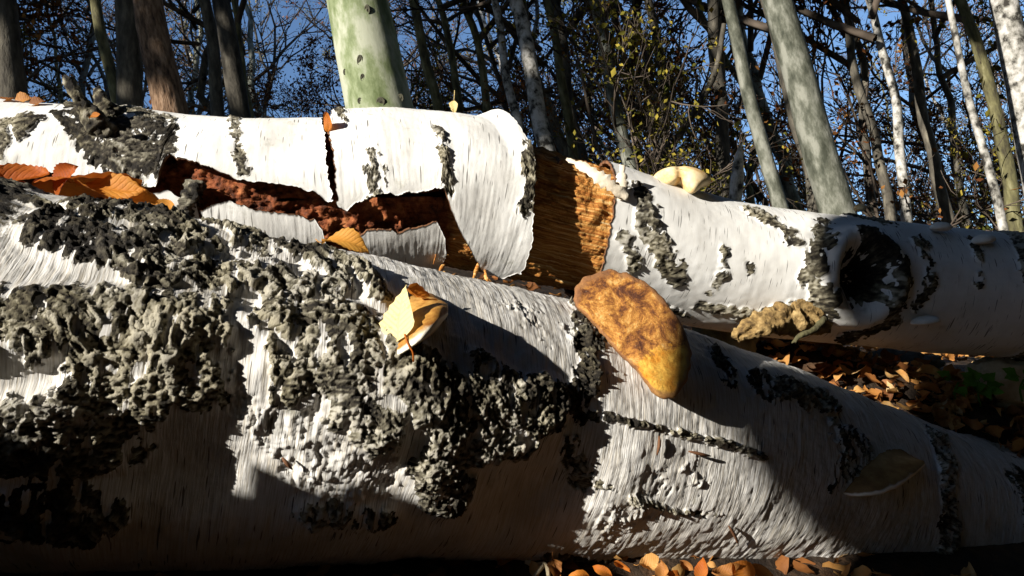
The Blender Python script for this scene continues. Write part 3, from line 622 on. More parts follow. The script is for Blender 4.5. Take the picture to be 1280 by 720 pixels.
# big fungus showing its pore surface
def pore_fungus():
    out = np.array([(718, 373), (724, 356), (738, 345), (760, 339), (780, 341), (803, 351), (824, 368), (842, 390), (856, 415), (863, 436), (863, 456), (857, 477), (848, 491), (836, 497), (822, 493), (811, 480), (797, 462), (778, 444), (758, 422), (740, 401), (725, 386)], float)
    n = 120; Q = crom(np.vstack([out, out[:1]]), n + 1)[:-1]; c = np.array((793, 415.0))
    Q = Q + 2.6 * NZ.perlin(np.stack([Q[:, 0] * 0.09, Q[:, 1] * 0.09, 0 * Q[:, 0]], -1))[:, None] * (Q - c) / 60
    dep = lambda v: 1.20 - (v - 340) / 155.0 * 0.115
    rs = [0.02, 0.12, 0.24, 0.36, 0.48, 0.6, 0.7, 0.79, 0.87, 0.93, 0.97, 1.0, 1.02, 1.02, 1.0, 0.95, 0.8, 0.62, 0.4]
    back = [0, 0, 0, 0, 0, 0, 0, 0, 0, 0, 0.0, 0.0015, 0.006, 0.012, 0.018, 0.026, 0.050, 0.080, 0.10]
    rad = [0, .12, .24, .36, .48, .6, .7, .79, .87, .93, .97, 1.0, 1.04, 1.08, 1.1, 1.12, 1.2, 1.2, 1.2]
    V = []; tip = []; ra = []
    for r, b, q in zip(rs, back, rad):
        X = c + (Q - c) * r; d = dep(X[:, 1])
        P_ = np.stack([(X[:, 0] - 640) / FOC * d, d, (360 - X[:, 1]) / FOC * d], -1)
        if b == 0 or b < 0.002: P_[:, 1] -= 0.005 * (1 - r ** 2.2)
        P_[:, 1] += b; P_[:, 2] -= b * 0.15
        P_ += (0.0030 * NZ.fbm(P_ * 42, 4)[:, None] * np.array((0.2, 1, 0.2)) if q < 0.95 else 0.0012 * NZ.fbm(P_ * 60, 3)[:, None])
        V.append(P_); ra.append(np.full(n, q)); tip.append(1 - smooth(22, 62, np.hypot(X[:, 0] - 834, X[:, 1] - 474)))
    V = np.concatenate(V); F = [tuple(f) for f in grid_faces(len(rs), n, True)] + [tuple(range(n))[::-1]]
    return tag(pmesh('bracket_fungus', V, F, M_PORE, attrs={'tip': np.concatenate(tip), 'rad': np.concatenate(ra)}),
               'large oval orange brown fungus with golden tip standing on the thick log', 'fungus')
pore_fungus()
def cap_fungus(name, u, v, d, sx, sy, sz, label, mat, dent=0.0, group=None, lobes=0.0, rot=0.0, under=0.55):
    n, m = 30, 48
    ph = np.linspace(0.02, math.pi - 0.02, n); th = np.linspace(0, 2 * math.pi, m, endpoint=False)
    PH, TH = np.meshgrid(ph, th, indexing='ij')
    X = np.sin(PH) * np.cos(TH); Y = np.sin(PH) * np.sin(TH); Z = np.cos(PH)
    Z = np.where(Z < 0, Z * under, Z)
    if dent:                                  # kidney notch on the camera side, with an overhanging right lobe
        g = np.exp(-((X + 0.12) / 0.16) ** 2) * smooth(0.3, -0.9, Y); Z = Z + dent * 0.35 * g * (Z < 0.5); Y = Y + dent * g * 0.55
        lob = np.exp(-((X - 0.25) / 0.30) ** 2) * smooth(0.2, -0.8, Y) * (Z < 0.3); Z = Z - 0.62 * lob; Y = Y - 0.25 * lob
        Z = Z - 0.25 * smooth(-0.2, -0.9, X) * (Z < 0)
    V = np.stack([X * sx, Y * sy, Z * sz], -1).reshape(-1, 3)
    V += 0.04 * min(sx, sz) * NZ.fbm(V * 28 + u, 3)[:, None]
    c, s_ = math.cos(rot), math.sin(rot); V = np.stack([V[:, 0] * c + V[:, 2] * s_, V[:, 1], -V[:, 0] * s_ + V[:, 2] * c], -1)
    V = V + pt(u, v, d)
    F = [tuple(f) for f in grid_faces(n, m, True)] + [tuple(range(m))[::-1], tuple(range((n - 1) * m, n * m))]
    o = pmesh(name, V, F, mat)
    return tag(o, label, 'fungus', group)
cap_fungus('cap_fungus', 852, 226, 1.60, 0.058, 0.045, 0.029, 'cream kidney shaped cap fungus perched on the bright broken log', M_CREAM, 0.7, under=0.6, rot=math.radians(3))
SF = 'small white fungi on the shaded end of the broken log'
cap_fungus('small_fungus', 1075, 261, 1.70, 0.013, 0.013, 0.011, 'tiny cream fungus on the ridge beside the hollow knot', M_CREAM, 0)
cap_fungus('small_fungus', 1176, 285, 1.66, 0.022, 0.02, 0.013, 'small rounded grey white fungus on top of the shaded log', M_WHITEF, 0)
cap_fungus('small_fungus', 1229, 301, 1.66, 0.025, 0.02, 0.014, 'small elongated white fungus on the shaded log beyond the rounded one', M_WHITEF, 0, rot=math.radians(-10))
cap_fungus('small_fungus', 1157, 403, 1.60, 0.029, 0.02, 0.014, 'small flat white fungus low on the side of the shaded log', M_WHITEF, 0, under=0.35, rot=math.radians(-6))
cap_fungus('small_fungus', 421, 361, 1.09, 0.016, 0.013, 0.010, 'small reddish brown knob of fungus on the rough bark', mat_simple('russet_skin', [(0.3, (0.14, 0.05, 0.03)), (0.7, (0.30, 0.13, 0.08))], 30), 0, rot=0.2)

# ------------------------------------------------------------------ leaves
def leaf_grid(L, Wd_, shape='beech', curl=0.3, fold=0.2, wave=0.1, seed=0, n=12, m=7, stalk=0.3):
    s_ = np.linspace(0, 1, n); w = np.linspace(-1, 1, m)
    if shape == 'birch': prof = np.where(s_ < 0.28, np.sin(s_ / 0.28 * math.pi / 2) ** 0.8, (1 - (s_ - 0.28) / 0.72) ** 0.9)
    else: prof = np.sin(np.pi * np.clip(s_, 0, 1) ** 0.85) ** 0.75
    prof = prof * (1 + (0.05 if shape == 'birch' else 0.02) * np.cos(np.arange(n) * math.pi)) + 0.015
    X = np.repeat(s_[:, None] - 0.5, m, 1) * L; Y = prof[:, None] * w[None] * Wd_ / 2
    r = np.random.RandomState(seed); a, b = r.rand(2) * 6
    Z = fold * np.abs(Y) + curl * L * (s_[:, None] - 0.5) ** 2 * 2 * np.cos(a) + wave * L * 0.35 * np.sin(s_[:, None] * 5 + b + w[None] * 1.7) * np.abs(w)[None] + 0.012 * L * np.cos(np.arange(n) * math.pi)[:, None] * np.abs(w)[None]
    V = np.stack([X, Y, Z], -1).reshape(-1, 3); F = [tuple(f) for f in grid_faces(n, m)]
    if stalk:
        z0 = Z[0, m // 2]; k = len(V)
        q = np.array([(-0.5 * L, 0, z0), (-0.5 * L - stalk * L * 0.5, 0.02 * L, z0 - 0.03 * L), (-0.5 * L - stalk * L, 0.06 * L, z0)])
        tv, tf = tube(q, [0.0011, 0.0009, 0.0008], 4); V = np.vstack([V, tv]); F += [tuple(i + k for i in f) for f in tf]
    return V, F
def basis(dirx, normal):
    x = np.asarray(dirx, float); x = x / np.linalg.norm(x); z = np.asarray(normal, float); z = z - (z @ x) * x; z /= np.linalg.norm(z)
    return np.stack([x, np.cross(z, x), z], 1)
def leaf(name, V, F, c, dirx, normal, mat, label, group=None, r=0.5, cat='leaf'):
    Vp = V @ basis(dirx, normal).T + np.asarray(c)
    xs = (V[:, 0] - V[:, 0].min()) / (np.ptp(V[:, 0]) + 1e-9); ys = V[:, 1] / (np.abs(V[:, 1]).max() + 1e-9)
    o = pmesh(name, Vp, F, mat, attrs={'rnd': np.full(len(Vp), r), 'lc': np.stack([xs, np.abs(ys), 0 * xs], -1)}, origin=W(c))
    return tag(o, label, cat, group)
V, F = leaf_grid(0.072, 0.052, 'birch', 0.10, 0.12, 0.08, 3, 14, 9, 0.0)
leaf('birch_leaf', V, F, pt(500, 390, 0.955), (0.10, 0.30, 0.95), (-0.55, -0.80, 0.25), M_YELLOW, 'pale yellow leaf lying on the ochre shelf fungus', r=0.9)
V, F = leaf_grid(0.05, 0.03, 'beech', 0.5, 0.5, 0.25, 8, 12, 7, 0)
leaf('curled_leaf', V, F, pt(530, 374, 1.03), (0.8, 0.2, -0.35), (0.2, -0.4, 0.9), M_ORANGE, 'curled brown leaf tucked behind the pale leaf on the shelf fungus', r=0.6)
V, F = tube(crom([pt(506, 418, 0.94), pt(511, 432, 0.93), pt(516, 440, 0.93), pt(517, 452, 0.935)], 9), 0.0012, 5)
tag(pmesh('leaf_stalk', V, F, M_ORANGE, attrs={'rnd': np.full(len(V), 0.4)}), 'thin red brown stalk hanging below the ochre shelf fungus', 'stalk')
V, F = leaf_grid(0.026, 0.02, 'birch', 0.3, 0.5, 0.2, 5, 10, 7, 0.7)
leaf('birch_leaf', V, F, pt(568, 134, 1.50), (0, 0.3, -1), (-0.3, -0.9, 0.1), M_YELLOW, 'small yellow leaf standing upright on top of the broken log', r=0.5)
V, F = leaf_grid(0.034, 0.022, 'beech', 0.4, 0.6, 0.3, 6, 10, 7, 0)
leaf('curled_leaf', V, F, pt(574, 458, 1.03), (0.9, 0, -0.2), (-0.2, -0.7, 0.6), M_LITTER, 'small crumpled tan leaf caught on the thick log below the shelf fungus', r=0.6)
V, F = leaf_grid(0.024, 0.018, 'beech', 0.6, 0.7, 0.3, 9, 10, 7, 0)
leaf('curled_leaf', V, F, pt(440, 362, 1.08), (0.9, 0.1, 0.3), (-0.2, -0.6, 0.7), M_ORANGE, 'small curled orange leaf beside the reddish brown knob', r=0.7)
# orange leaves lodged between the two logs
for a in [((30, 224, 1.14), 0.075, 0.05, (0.95, 0.1, 0.12), (-0.1, -0.75, 0.6), 11, 'crumpled orange leaf at the end of the row between the logs', 0.25),
          ((112, 220, 1.16), 0.150, 0.085, (0.97, 0.1, -0.02), (0.05, -0.45, -0.85), 12, 'largest curled orange leaf wedged between the two logs', 0.45),
          ((82, 226, 1.13), 0.055, 0.05, (0.5, -0.2, 0.7), (-0.4, -0.8, 0.3), 13, 'small folded orange leaf against the largest curled leaf', 0.2),
          ((140, 238, 1.13), 0.10, 0.035, (0.99, 0.05, -0.12), (0.0, -0.62, 0.75), 16, 'bright orange leaf edge under the largest curled leaf', 0.8),
          ((168, 250, 1.145), 0.115, 0.038, (0.99, 0.05, -0.06), (-0.1, -0.7, 0.65), 14, 'golden brown ribbed leaf lying along the thick log', 0.7),
          ((208, 258, 1.14), 0.03, 0.02, (0.9, 0, -0.3), (-0.2, -0.8, 0.4), 15, 'small pale yellow leaf tip below the golden brown ribbed leaf', 1.0),
          ((432, 302, 1.22), 0.075, 0.034, (0.95, 0, -0.22), (-0.2, -0.6, 0.75), 18, 'golden leaf resting on the thick log under the cavity', 0.9),
          ((412, 153, 1.375), 0.035, 0.022, (0.1, 0, -1), (-0.5, -0.85, 0.1), 19, 'orange leaf scrap stuck in the slit of the white bark', 0.4)]:
    p, L, w, dx, nn, sd, lab, r = a
    V, F = leaf_grid(L, w, 'beech', 0.45, 0.5, 0.28, sd, 18, 11, 0.15 if L > 0.05 else 0)
    leaf('orange_leaf', V, F, pt(*p), dx, nn, M_ORANGE, lab, r=r)
for u, v, d_, L, lab in ((8, 128, 1.36, .03, 'rusty leaf on the mossy top of the broken log beside the dark trunk'), (28, 126, 1.37, .035, 'reddish curled leaf lodged on top of the broken log'), (46, 130, 1.36, .03, 'tan crumpled leaf next to the branch stub'), (119, 146, 1.28, .018, 'tiny bright orange leaf at the foot of the branch stub')):
    V, F = leaf_grid(L, L * 0.7, 'beech', 0.5, 0.6, 0.3, u, 12, 7, 0)
    leaf('curled_leaf', V, F, pt(u, v, d_), (0.8, 0.1, 0.3), (-0.3, -0.7, 0.6), M_LITTER if u != 119 else M_ORANGE, lab, r=0.3 + 0.01 * (u % 40))
# small debris on the thick log
for u, v, du, dv, lab in ((820, 545, -2, 22, 'thin reddish splinter stuck upright on the crack of the thick log'), (856, 564, 28, 5, 'thin dark red needle lying along the pale bark'), (910, 655, 12, 22, 'dark brown sliver on the pale underside of the thick log'), (352, 570, 10, 12, 'tiny red stem on the pale stripe of bark'), (686, 505, 2, 28, 'small rusty flake hanging beside the rough band')):
    t0, h0 = FL.find(u, v); p0 = FL.at(np.array([t0]), np.array([h0]), fbulge(np.array([t0]), np.array([h0])) + 0.006)[0]
    t1, h1 = FL.find(u + du, v + dv); p1 = FL.at(np.array([t1]), np.array([h1]), fbulge(np.array([t1]), np.array([h1])) + 0.006)[0]
    V, F = tube(crom([p0, (p0 + p1) / 2 + np.array((0.001, -0.003, 0)), p1], 7), [0.0012, 0.002, 0.0026, 0.0026, 0.0022, 0.0018, 0.0008], 5)
    tag(pmesh('splinter', V, F, M_INNER), lab, 'splinter')
# forest floor leaves
variants = [leaf_grid(0.062, 0.036 + 0.004 * (k % 3), 'beech' if k % 3 else 'birch', 0.55, 0.25 + 0.25 * (k % 2), 0.35, 100 + k, 9, 5, 0.25 if k % 2 else 0) for k in range(8)]
def litter_pose(x, y, lift):
    p = ground_at(x, y) + np.array((0, 0, lift)); a = rnd.uniform(0, 6.28)
    up = np.array((-0.2, 0.1, 0.96)) + np.array([rnd.gauss(0, 0.45) for _ in range(3)])
    return p, (math.cos(a), math.sin(a), rnd.uniform(-0.3, 0.3)), up
bag = Bag()
def litter(n, x0, x1, y0, y1, l1=0.03):
    for _ in range(n):
        x, y = rnd.uniform(x0, x1), rnd.uniform(y0, y1); V, F = variants[rnd.randrange(8)]
        p, dx, up = litter_pose(x, y, rnd.uniform(0.004, l1)); bag.add(V * rnd.uniform(0.45, 0.95) @ basis(dx, up).T + p, F, rnd.random())
litter(1100, -1.6, 1.6, 0.55, 1.3, 0.012); litter(900, 0.3, 2.6, 1.5, 3.2, 0.04); litter(900, 0.3, 1.5, 1.5, 2.1, 0.03); litter(900, -2.5, 4, 1.6, 6); litter(500, -3, 3, -2, 0.6)
lit = obj('leaf_litter', bag.mesh('leaf_litter', M_LITTER)); lit.location = CAM * 0
# move litter into the world frame
co = np.empty(len(lit.data.vertices) * 3, np.float32); lit.data.vertices.foreach_get('co', co); lit.data.vertices.foreach_set('co', W(co.reshape(-1, 3)).astype(np.float32).ravel())
tag(lit, 'brown fallen leaves covering the forest floor', 'leaves', kind='stuff')
def floor_leaf(u, v, d, L, lab, grp, mat=M_LITTER):
    V, F = variants[rnd.randrange(8)]; V = V * np.array((rnd.uniform(0.8, 1.25), rnd.uniform(0.6, 1.3), rnd.uniform(0.6, 2.2))); a = rnd.uniform(0, 6.28)
    leaf('fallen_leaf', V * (L / 0.07), F, pt(u, v, d), (math.cos(a), 0.4 * math.sin(a), rnd.uniform(-0.3, 0.3) + 0.5 * math.sin(a)), (-0.5 + rnd.gauss(0, 0.3), -0.75, 0.5 + rnd.gauss(0, 0.25)), mat, lab, grp, rnd.uniform(0.35, 1.0))
for u, v, L in [(695, 714, .042), (752, 713, .034), (778, 706, .026), (812, 708, .036), (830, 712, .03), (858, 706, .024), (878, 712, .03), (905, 716, .05), (930, 714, .045), (668, 716, .03), (840, 718, .03), (890, 706, .02), (722, 719, .03), (955, 718, .04)]:
    floor_leaf(u, v, 1.08 + (v < 710) * 0.03, L, 'bright ochre fallen leaf on the ground below the thick log', 'sunlit leaves below the thick log', M_ORANGE if rnd.random() < 0.5 else M_LITTER)
k = 0
for _ in range(75):
    u = rnd.uniform(1085, 1222); v = rnd.uniform(484, 534); d = 1.74 - (v - 484) / 50 * 0.12
    if v > 486 + (u - 1095) * 0.40 + 8 and u < 1180: continue
    floor_leaf(u, v, d, rnd.uniform(.035, .058), 'orange brown fallen leaf in the sunlit gap behind the thick log', 'sunlit leaves in the gap between the logs')
for _ in range(26):
    u = rnd.uniform(975, 1062); v = rnd.uniform(432, 456)
    floor_leaf(u, v, 1.80, rnd.uniform(.03, .05), 'orange fallen leaf on the bank under the broken log', 'leaves on the bank under the broken log', M_ORANGE if rnd.random() < 0.4 else M_LITTER)
# twig on the ground, green seedling, pale block
V, F = tube(crom([pt(658, 702, 1.1), pt(668, 706, 1.09), pt(682, 706, 1.08), pt(686, 722, 1.07)], 12), [0.004] * 4 + [0.003] * 8, 6)
tw = pmesh('fallen_twig', V, F, M_STONE); tag(tw, 'short pale forked twig among leaves below the thick log', 'twig')
V, F = tube(crom([pt(680, 706, 1.08), pt(672, 716, 1.07), pt(664, 726, 1.07)], 8), 0.0026, 6); pmesh('side_shoot', V, F, M_STONE, tw)
def seedling(u, v, d, lab, k):
    e = empty('seedling', W(pt(u, v + 22, d)), lab, 'seedling', None)
    V, F = tube(crom([pt(u, v + 24, d), pt(u - 3, v + 8, d), pt(u + 2, v - 4, d)], 7), 0.0022, 5); pmesh('stem', V, F, M_GREEN, e, {'rnd': np.full(len(V), 0.3)})
    for i in range(k):
        a = i * 2.4; V, F = leaf_grid(0.034, 0.028, 'birch', 0.2, 0.2, 0.2, 40 + i, 8, 5, 0.2)
        V = V + np.array((0.02, 0, 0))
        Vp = V @ basis((math.cos(a), 0.5 * math.sin(a) - 0.2, 0.5 * math.sin(a)), (-0.3, -0.6, 0.7)).T + pt(u + 6 * math.cos(a), v - 4 + 5 * math.sin(a * 1.7), d)
        pmesh('leaf', Vp, F, M_GREEN, e, {'rnd': np.full(len(V), 0.3 + 0.09 * (i % 6))})
seedling(1226, 484, 1.68, 'small bright green seedling among sunlit leaves beside the pale block', 9)
seedling(1196, 482, 1.70, 'very small green sprout next to the bright seedling', 3)
seedling(1278, 478, 1.70, 'green sprig growing against the far side of the pale block', 5)
def lump(name, pc, size, mat, label, cat, seed):
    n, m = 24, 32
    PH, TH = np.meshgrid(np.linspace(0.05, math.pi - 0.05, n), np.linspace(0, 2 * math.pi, m, endpoint=False), indexing='ij')
    D = np.stack([np.sin(PH) * np.cos(TH), np.sin(PH) * np.sin(TH), np.cos(PH)], -1).reshape(-1, 3); D = np.sign(D) * np.abs(D) ** 0.7
    V = D * np.array(size) * (1 + 0.25 * NZ.fbm(D * 2.2 + seed, 4)[:, None]) + pc
    return tag(pmesh(name, V, [tuple(f) for f in grid_faces(n, m, True)] + [tuple(range(m))[::-1], tuple(range((n - 1) * m, n * m))], mat), label, cat)
lump('rotten_block', pt(1255, 478, 1.80), (0.075, 0.05, 0.055), M_STONE, 'pale tan crumbling block on the leaves under the shaded log', 'wood', 3)
lump('mossy_stone', pt(1120, 462, 2.15), (0.11, 0.09, 0.05), M_DARK, 'dark stone in the shade under the broken log', 'stone', 8)
lump('mossy_stone', pt(905, 425, 1.80), (0.07, 0.06, 0.05), M_MOSSY, 'mossy greenish lump wedged under the branch stub', 'stone', 5)

# ------------------------------------------------------------------ trees
UPV = np.array((0, 0, 1.0))
def branch_set(seed, height, r0, first, n1, lvl, spread, leaf_n, leaf_size, rise=0.9):
    """branches and leaves of a crown about a vertical axis, metres"""
    r = random.Random(seed); wood = Bag(); fol = Bag()
    def grow(p, d, L, rad, level):
        k = 5; q = [p]; dd = d.copy()
        for i in range(k):
            dd = dd + np.array([r.gauss(0, 0.16), r.gauss(0, 0.16), r.gauss(0.05, 0.13)]); dd /= np.linalg.norm(dd); q.append(q[-1] + dd * L / k)
        q = np.array(q); wood.add(*tube(q, np.linspace(rad, max(rad * 0.35, 0.004), k + 1), 4 if level < 2 else 3, False))
        if level < lvl:
            nb = (4, 5, 4)[min(level, 2)]
            for i in range(nb):
                f = r.uniform(0.25, 1.0); j = min(int(f * k), k - 1); b = q[j] + (q[j + 1] - q[j]) * (f * k - j)
                v = (q[j + 1] - q[j]); v = v / np.linalg.norm(v) + np.array([r.gauss(0, 0.6), r.gauss(0, 0.6), r.gauss(0.12, 0.42)]); v /= np.linalg.norm(v)
                grow(b, v, L * r.uniform(0.38, 0.62), max(rad * 0.48, 0.0045), level + 1)
        if level >= lvl - 1:
            for i in range(leaf_n):
                b = q[r.randrange(1, k + 1)] + np.array([r.gauss(0, 0.08) for _ in range(3)]); s_ = leaf_size * r.uniform(0.6, 1.3)
                a = np.array([r.gauss(0, 1) for _ in range(3)]); a /= np.linalg.norm(a); c = np.cross(a, [r.gauss(0, 1) for _ in range(3)]); c /= np.linalg.norm(c) + 1e-9
                n_ = np.cross(a, c) * 0.18
                fol.add(np.array([b - a * s_, b - c * s_ * 0.55 + n_ * s_, b + a * s_, b + c * s_ * 0.55 + n_ * s_]), [(0, 1, 2), (0, 2, 3)], r.random())
    for i in range(n1):
        f = first + (0.98 - first) * (i + r.random()) / n1; a = r.uniform(0, 6.283); el = r.uniform(0.25, rise)
        d = np.array([math.cos(a) * math.cos(el), math.sin(a) * math.cos(el), math.sin(el)])
        L = height * spread * (1.15 - 0.75 * f) * r.uniform(0.7, 1.25)
        grow(np.array([0, 0, height * f]), d, L, r0 * (1.05 - f) * 0.45 + 0.008, 0)
    return wood, fol
def trunk_local(seed, h, r0, wob, n=14, k=40, flare=0.25, fur=0.03, top=0.12, kink=0.0):
    z = np.concatenate([np.linspace(0, h * 0.4, k // 2), np.linspace(h * 0.4, h, k // 2 + 1)[1:]])
    ns = NZ.fbm(np.stack([z * 0.35, z * 0 + seed * 3.1, z * 0], -1), 3); ns2 = NZ2.fbm(np.stack([z * 0.35, z * 0 + seed * 5.7, z * 0], -1), 3)
    ns = ns - ns[0]; ns2 = ns2 - ns2[0]
    q = np.stack([ns * wob, ns2 * wob, z], -1)
    rr = r0 * (1 - (1 - top) * (z / h) ** 0.9) * (1 + flare * np.exp(-z / 0.25))
    V, F = tube(q, rr, n); C = np.repeat(q, n, axis=0)
    V = C + (V - C) * (1 + fur * NZ.fbm(np.stack([V[:, 0] * 9 / max(r0, .1) * .2, V[:, 1] * 9 / max(r0, .1) * .2, V[:, 2] * 1.3], -1) + seed, 3)[:, None])
    return V, F
print('building crowns')
CROWNS = []
for i, (hgt_, first, n1, lvl, spr, ln, ls, mat) in enumerate([(14, .30, 20, 3, .30, 1, .055, M_FBROWN), (14, .34, 16, 3, .28, 1, .05, M_FOLIVE), (13, .26, 16, 3, .28, .4, .05, M_FBROWN), (13, .40, 14, 3, .30, 1, .06, M_FOLIVE), (14, .22, 18, 3, .26, .4, .05, M_FBROWN)]):
    w_, f_ = branch_set(50 + i, hgt_, 0.16, first, n1, 2, spr, int(ln * 3), ls)
    CROWNS.append((hgt_, w_.mesh('branches', M_TWIG), f_.mesh('foliage', mat, False)))
BARE = []
for i in range(3):
    w_, f_ = branch_set(80 + i, 12, 0.10, .12 + .05 * i, 18, 2, .22, 1, .05)
    BARE.append((12, w_.mesh('branches', M_TWIG), f_.mesh('foliage', M_FBROWN if i != 1 else M_FOLIVE, False)))
SAPS = []
for i in range(6):
    w_, f_ = branch_set(120 + i, 5, 0.035, .10, 20, 2, .30, [4, 2, 5, 3, 2, 3][i], .042, 1.1)
    tv, tf = trunk_local(300 + i, 5, 0.032, 0.35, 6, 14, 0.2, 0.05, 0.2)
    SAPS.append((np_mesh('stem', tv, tf, M_TWIG), w_.mesh('branches', M_TWIG), f_.mesh('foliage', [M_FBROWN, M_FOLIVE, M_FBROWN, M_FBROWN, M_FOLIVE, M_FBROWN][i], False)))

def tree(name, ub, vb, ut, d, wpx, mat, label, crown=None, h=14, group=None, wob=0.12, seed=0, fur=0.03, n=14, vt=0.0):
    """trunk that passes photograph pixel (ub, vb) at depth d and (ut, vt) higher up; stands on the ground"""
    a = pt(ub, vb, d)
    upP = Pinv(CAM + UPV)                     # world up in the camera frame
    lo_ = d
    for _ in range(6):                        # keep the lean sideways only
        b = pt(ut, vt, lo_); dz = (b - a)[2]; lo_ = d + dz * upP[1] / upP[2]
    b = pt(ut, vt, lo_)
    aw, bw = W(a), W(b); dr = (bw - aw) / np.linalg.norm(bw - aw)
    base = aw.copy()
    for _ in range(8):
        gzv = ground_world(base[0], base[1]); base = aw + dr * (gzv - aw[2]) / dr[2]
    base = base - dr * 0.08
    r0 = wpx / FOC * d / 2
    e = empty(name, Vector(base), label, 'tree', group)
    e.rotation_mode = 'QUATERNION'; e.rotation_quaternion = Vector((0, 0, 1)).rotation_difference(Vector(dr))
    tv, tf = trunk_local(seed + ub, h, r0 * 1.02, wob, n, 40, 0.22, fur)
    s_ = np.linalg.norm(aw - base)            # cancel the wobble where the picture shows the trunk
    zc = tv[:, 2]; c0 = tv[np.abs(zc - s_) < 0.4][:, :2].mean(0) if np.any(np.abs(zc - s_) < 0.4) else np.zeros(2)
    tv[:, :2] -= c0
    obj('trunk', np_mesh('trunk', tv, tf, mat), e)
    if crown:
        ch, wm, fm = crown
        for nm, me in (('branches', wm), ('foliage', fm)):
            o = obj(nm, me, e); k = h / ch; o.scale = (k, k, k); o.rotation_euler = (0, 0, seed * 1.7 + ub)
    return e
TG = 'slender trunks of the wood behind the logs'
thin_lab = 'slender dark tree trunk in the wood behind the logs'
hero = [
 ('tree', 14, 110, 4, 7.0, 40, M_DARK, 'dark thick trunk beside the crumbling end of the broken log', 0, 14),
 ('tree', 147, 125, 118, 9.0, 17, M_MOSSY, 'thin mossy trunk next to a dark smooth trunk', None, 12),
 ('tree', 163, 130, 157, 8.0, 34, M_DARK, 'dark smooth trunk left of the furrowed brown trunk', None, 14),
 ('tree', 213, 138, 186, 7.5, 44, M_PINE, 'furrowed red brown trunk lit by the sun', None, 15),
 ('tree', 272, 140, 255, 11, 19, M_DARK, 'straight dark slender trunk of the pair past the furrowed one', 2, 14),
 ('tree', 300, 143, 272, 10, 29, M_DARK, 'broad dark grey trunk of the pair past the furrowed one', 1, 14),
 ('tree', 313, 140, 290, 13, 10, M_MOSSY, thin_lab, 2, 12),
 ('tree', 475, 136, 445, 4.4, 88, M_BEECH, 'big smooth green grey beech trunk with dark eye scars', None, 16),
 ('tree', 546, 130, 527, 12, 17, M_MOSSY, 'grey mossy trunk just past the big beech', 3, 13),
 ('tree', 573, 132, 548, 12.5, 13, M_MOSSY, thin_lab, 1, 13),
 ('tree', 609, 135, 583, 13, 14, M_MOSSY, thin_lab, 0, 13), ('tree', 632, 130, 600, 15, 9, M_DARK, thin_lab, 2, 12),
 ('birch_tree', 645, 140, 619, 10, 14, M_TBIRCH, 'slim white birch trunk behind the broken log', None, 13),
 ('birch_tree', 682, 180, 646, 9.5, 25, M_TBIRCH, 'thicker grey white birch trunk behind the torn bark edge', None, 14),
 ('tree', 717, 190, 676, 11, 15, M_MOSSY, thin_lab, 1, 13), ('tree', 726, 190, 693, 12, 17, M_DARK, thin_lab, 0, 13),
 ('tree', 786, 200, 746, 9.5, 20, M_BEECH2, 'dull grey trunk above the break in the white log', 3, 14),
 ('tree', 824, 200, 768, 12, 12, M_DARK, thin_lab, 2, 13), ('tree', 834, 200, 806, 10.5, 16, M_DARK, 'dark trunk rising behind the cream cap fungus', 1, 13),
 ('tree', 906, 220, 893, 10, 20, M_DARK, 'dark double looking trunk past the cream cap fungus', 0, 14), ('tree', 899, 200, 905, 11, 13, M_DARK, thin_lab, 2, 13),
 ('tree', 972, 248, 908, 7.0, 21, M_BEECH2, 'pale grey green smooth young beech trunk leaning over the log', None, 12),
 ('tree', 1014, 230, 967, 10, 16, M_DARK, thin_lab, 2, 13),
 ('tree', 1042, 250, 973, 6.6, 46, M_BEECH2, 'thick smooth grey beech trunk standing behind the lit log', None, 15),
 ('tree', 1085, 220, 1050, 12, 13, M_DARK, thin_lab, 0, 13), ('tree', 1108, 240, 1068, 11, 15, M_DARK, thin_lab, 1, 13),
 ('birch_tree', 1133, 265, 1085, 10, 15, M_TBIRCH, 'slim birch trunk with pale lower stem behind the shaded log', 2, 13),
 ('tree', 1178, 250, 1140, 11, 17, M_DARK, thin_lab, 3, 13), ('tree', 1200, 240, 1160, 14, 12, M_DARK, thin_lab, 1, 13),
 ('tree', 1250, 268, 1188, 6.5, 13, M_TBIRCH, 'thin pale crooked sapling trunk lit beside the shaded log', None, 8),
 ('tree', 1262, 230, 1204, 9.5, 20, M_MOSSY, 'grey leaning trunk behind the thin pale sapling', 0, 13),
 ('birch_tree', 1294, 200, 1255, 7.5, 42, M_TBIRCH, 'stout patchy birch trunk beyond the leaning grey trunk', None, 14)]
for i, a in enumerate(hero):
    nm, ub, vb, ut, d, wpx, mat, lab, cr, h = a
    tree(nm, ub, vb, ut, d, wpx, mat, lab, None if cr is None else CROWNS[cr], h, TG if lab == thin_lab else None, 0.06 + 0.010 * (d > 8) * d, i, 0.05 if mat is M_PINE else 0.025, 20 if wpx > 30 else 10)
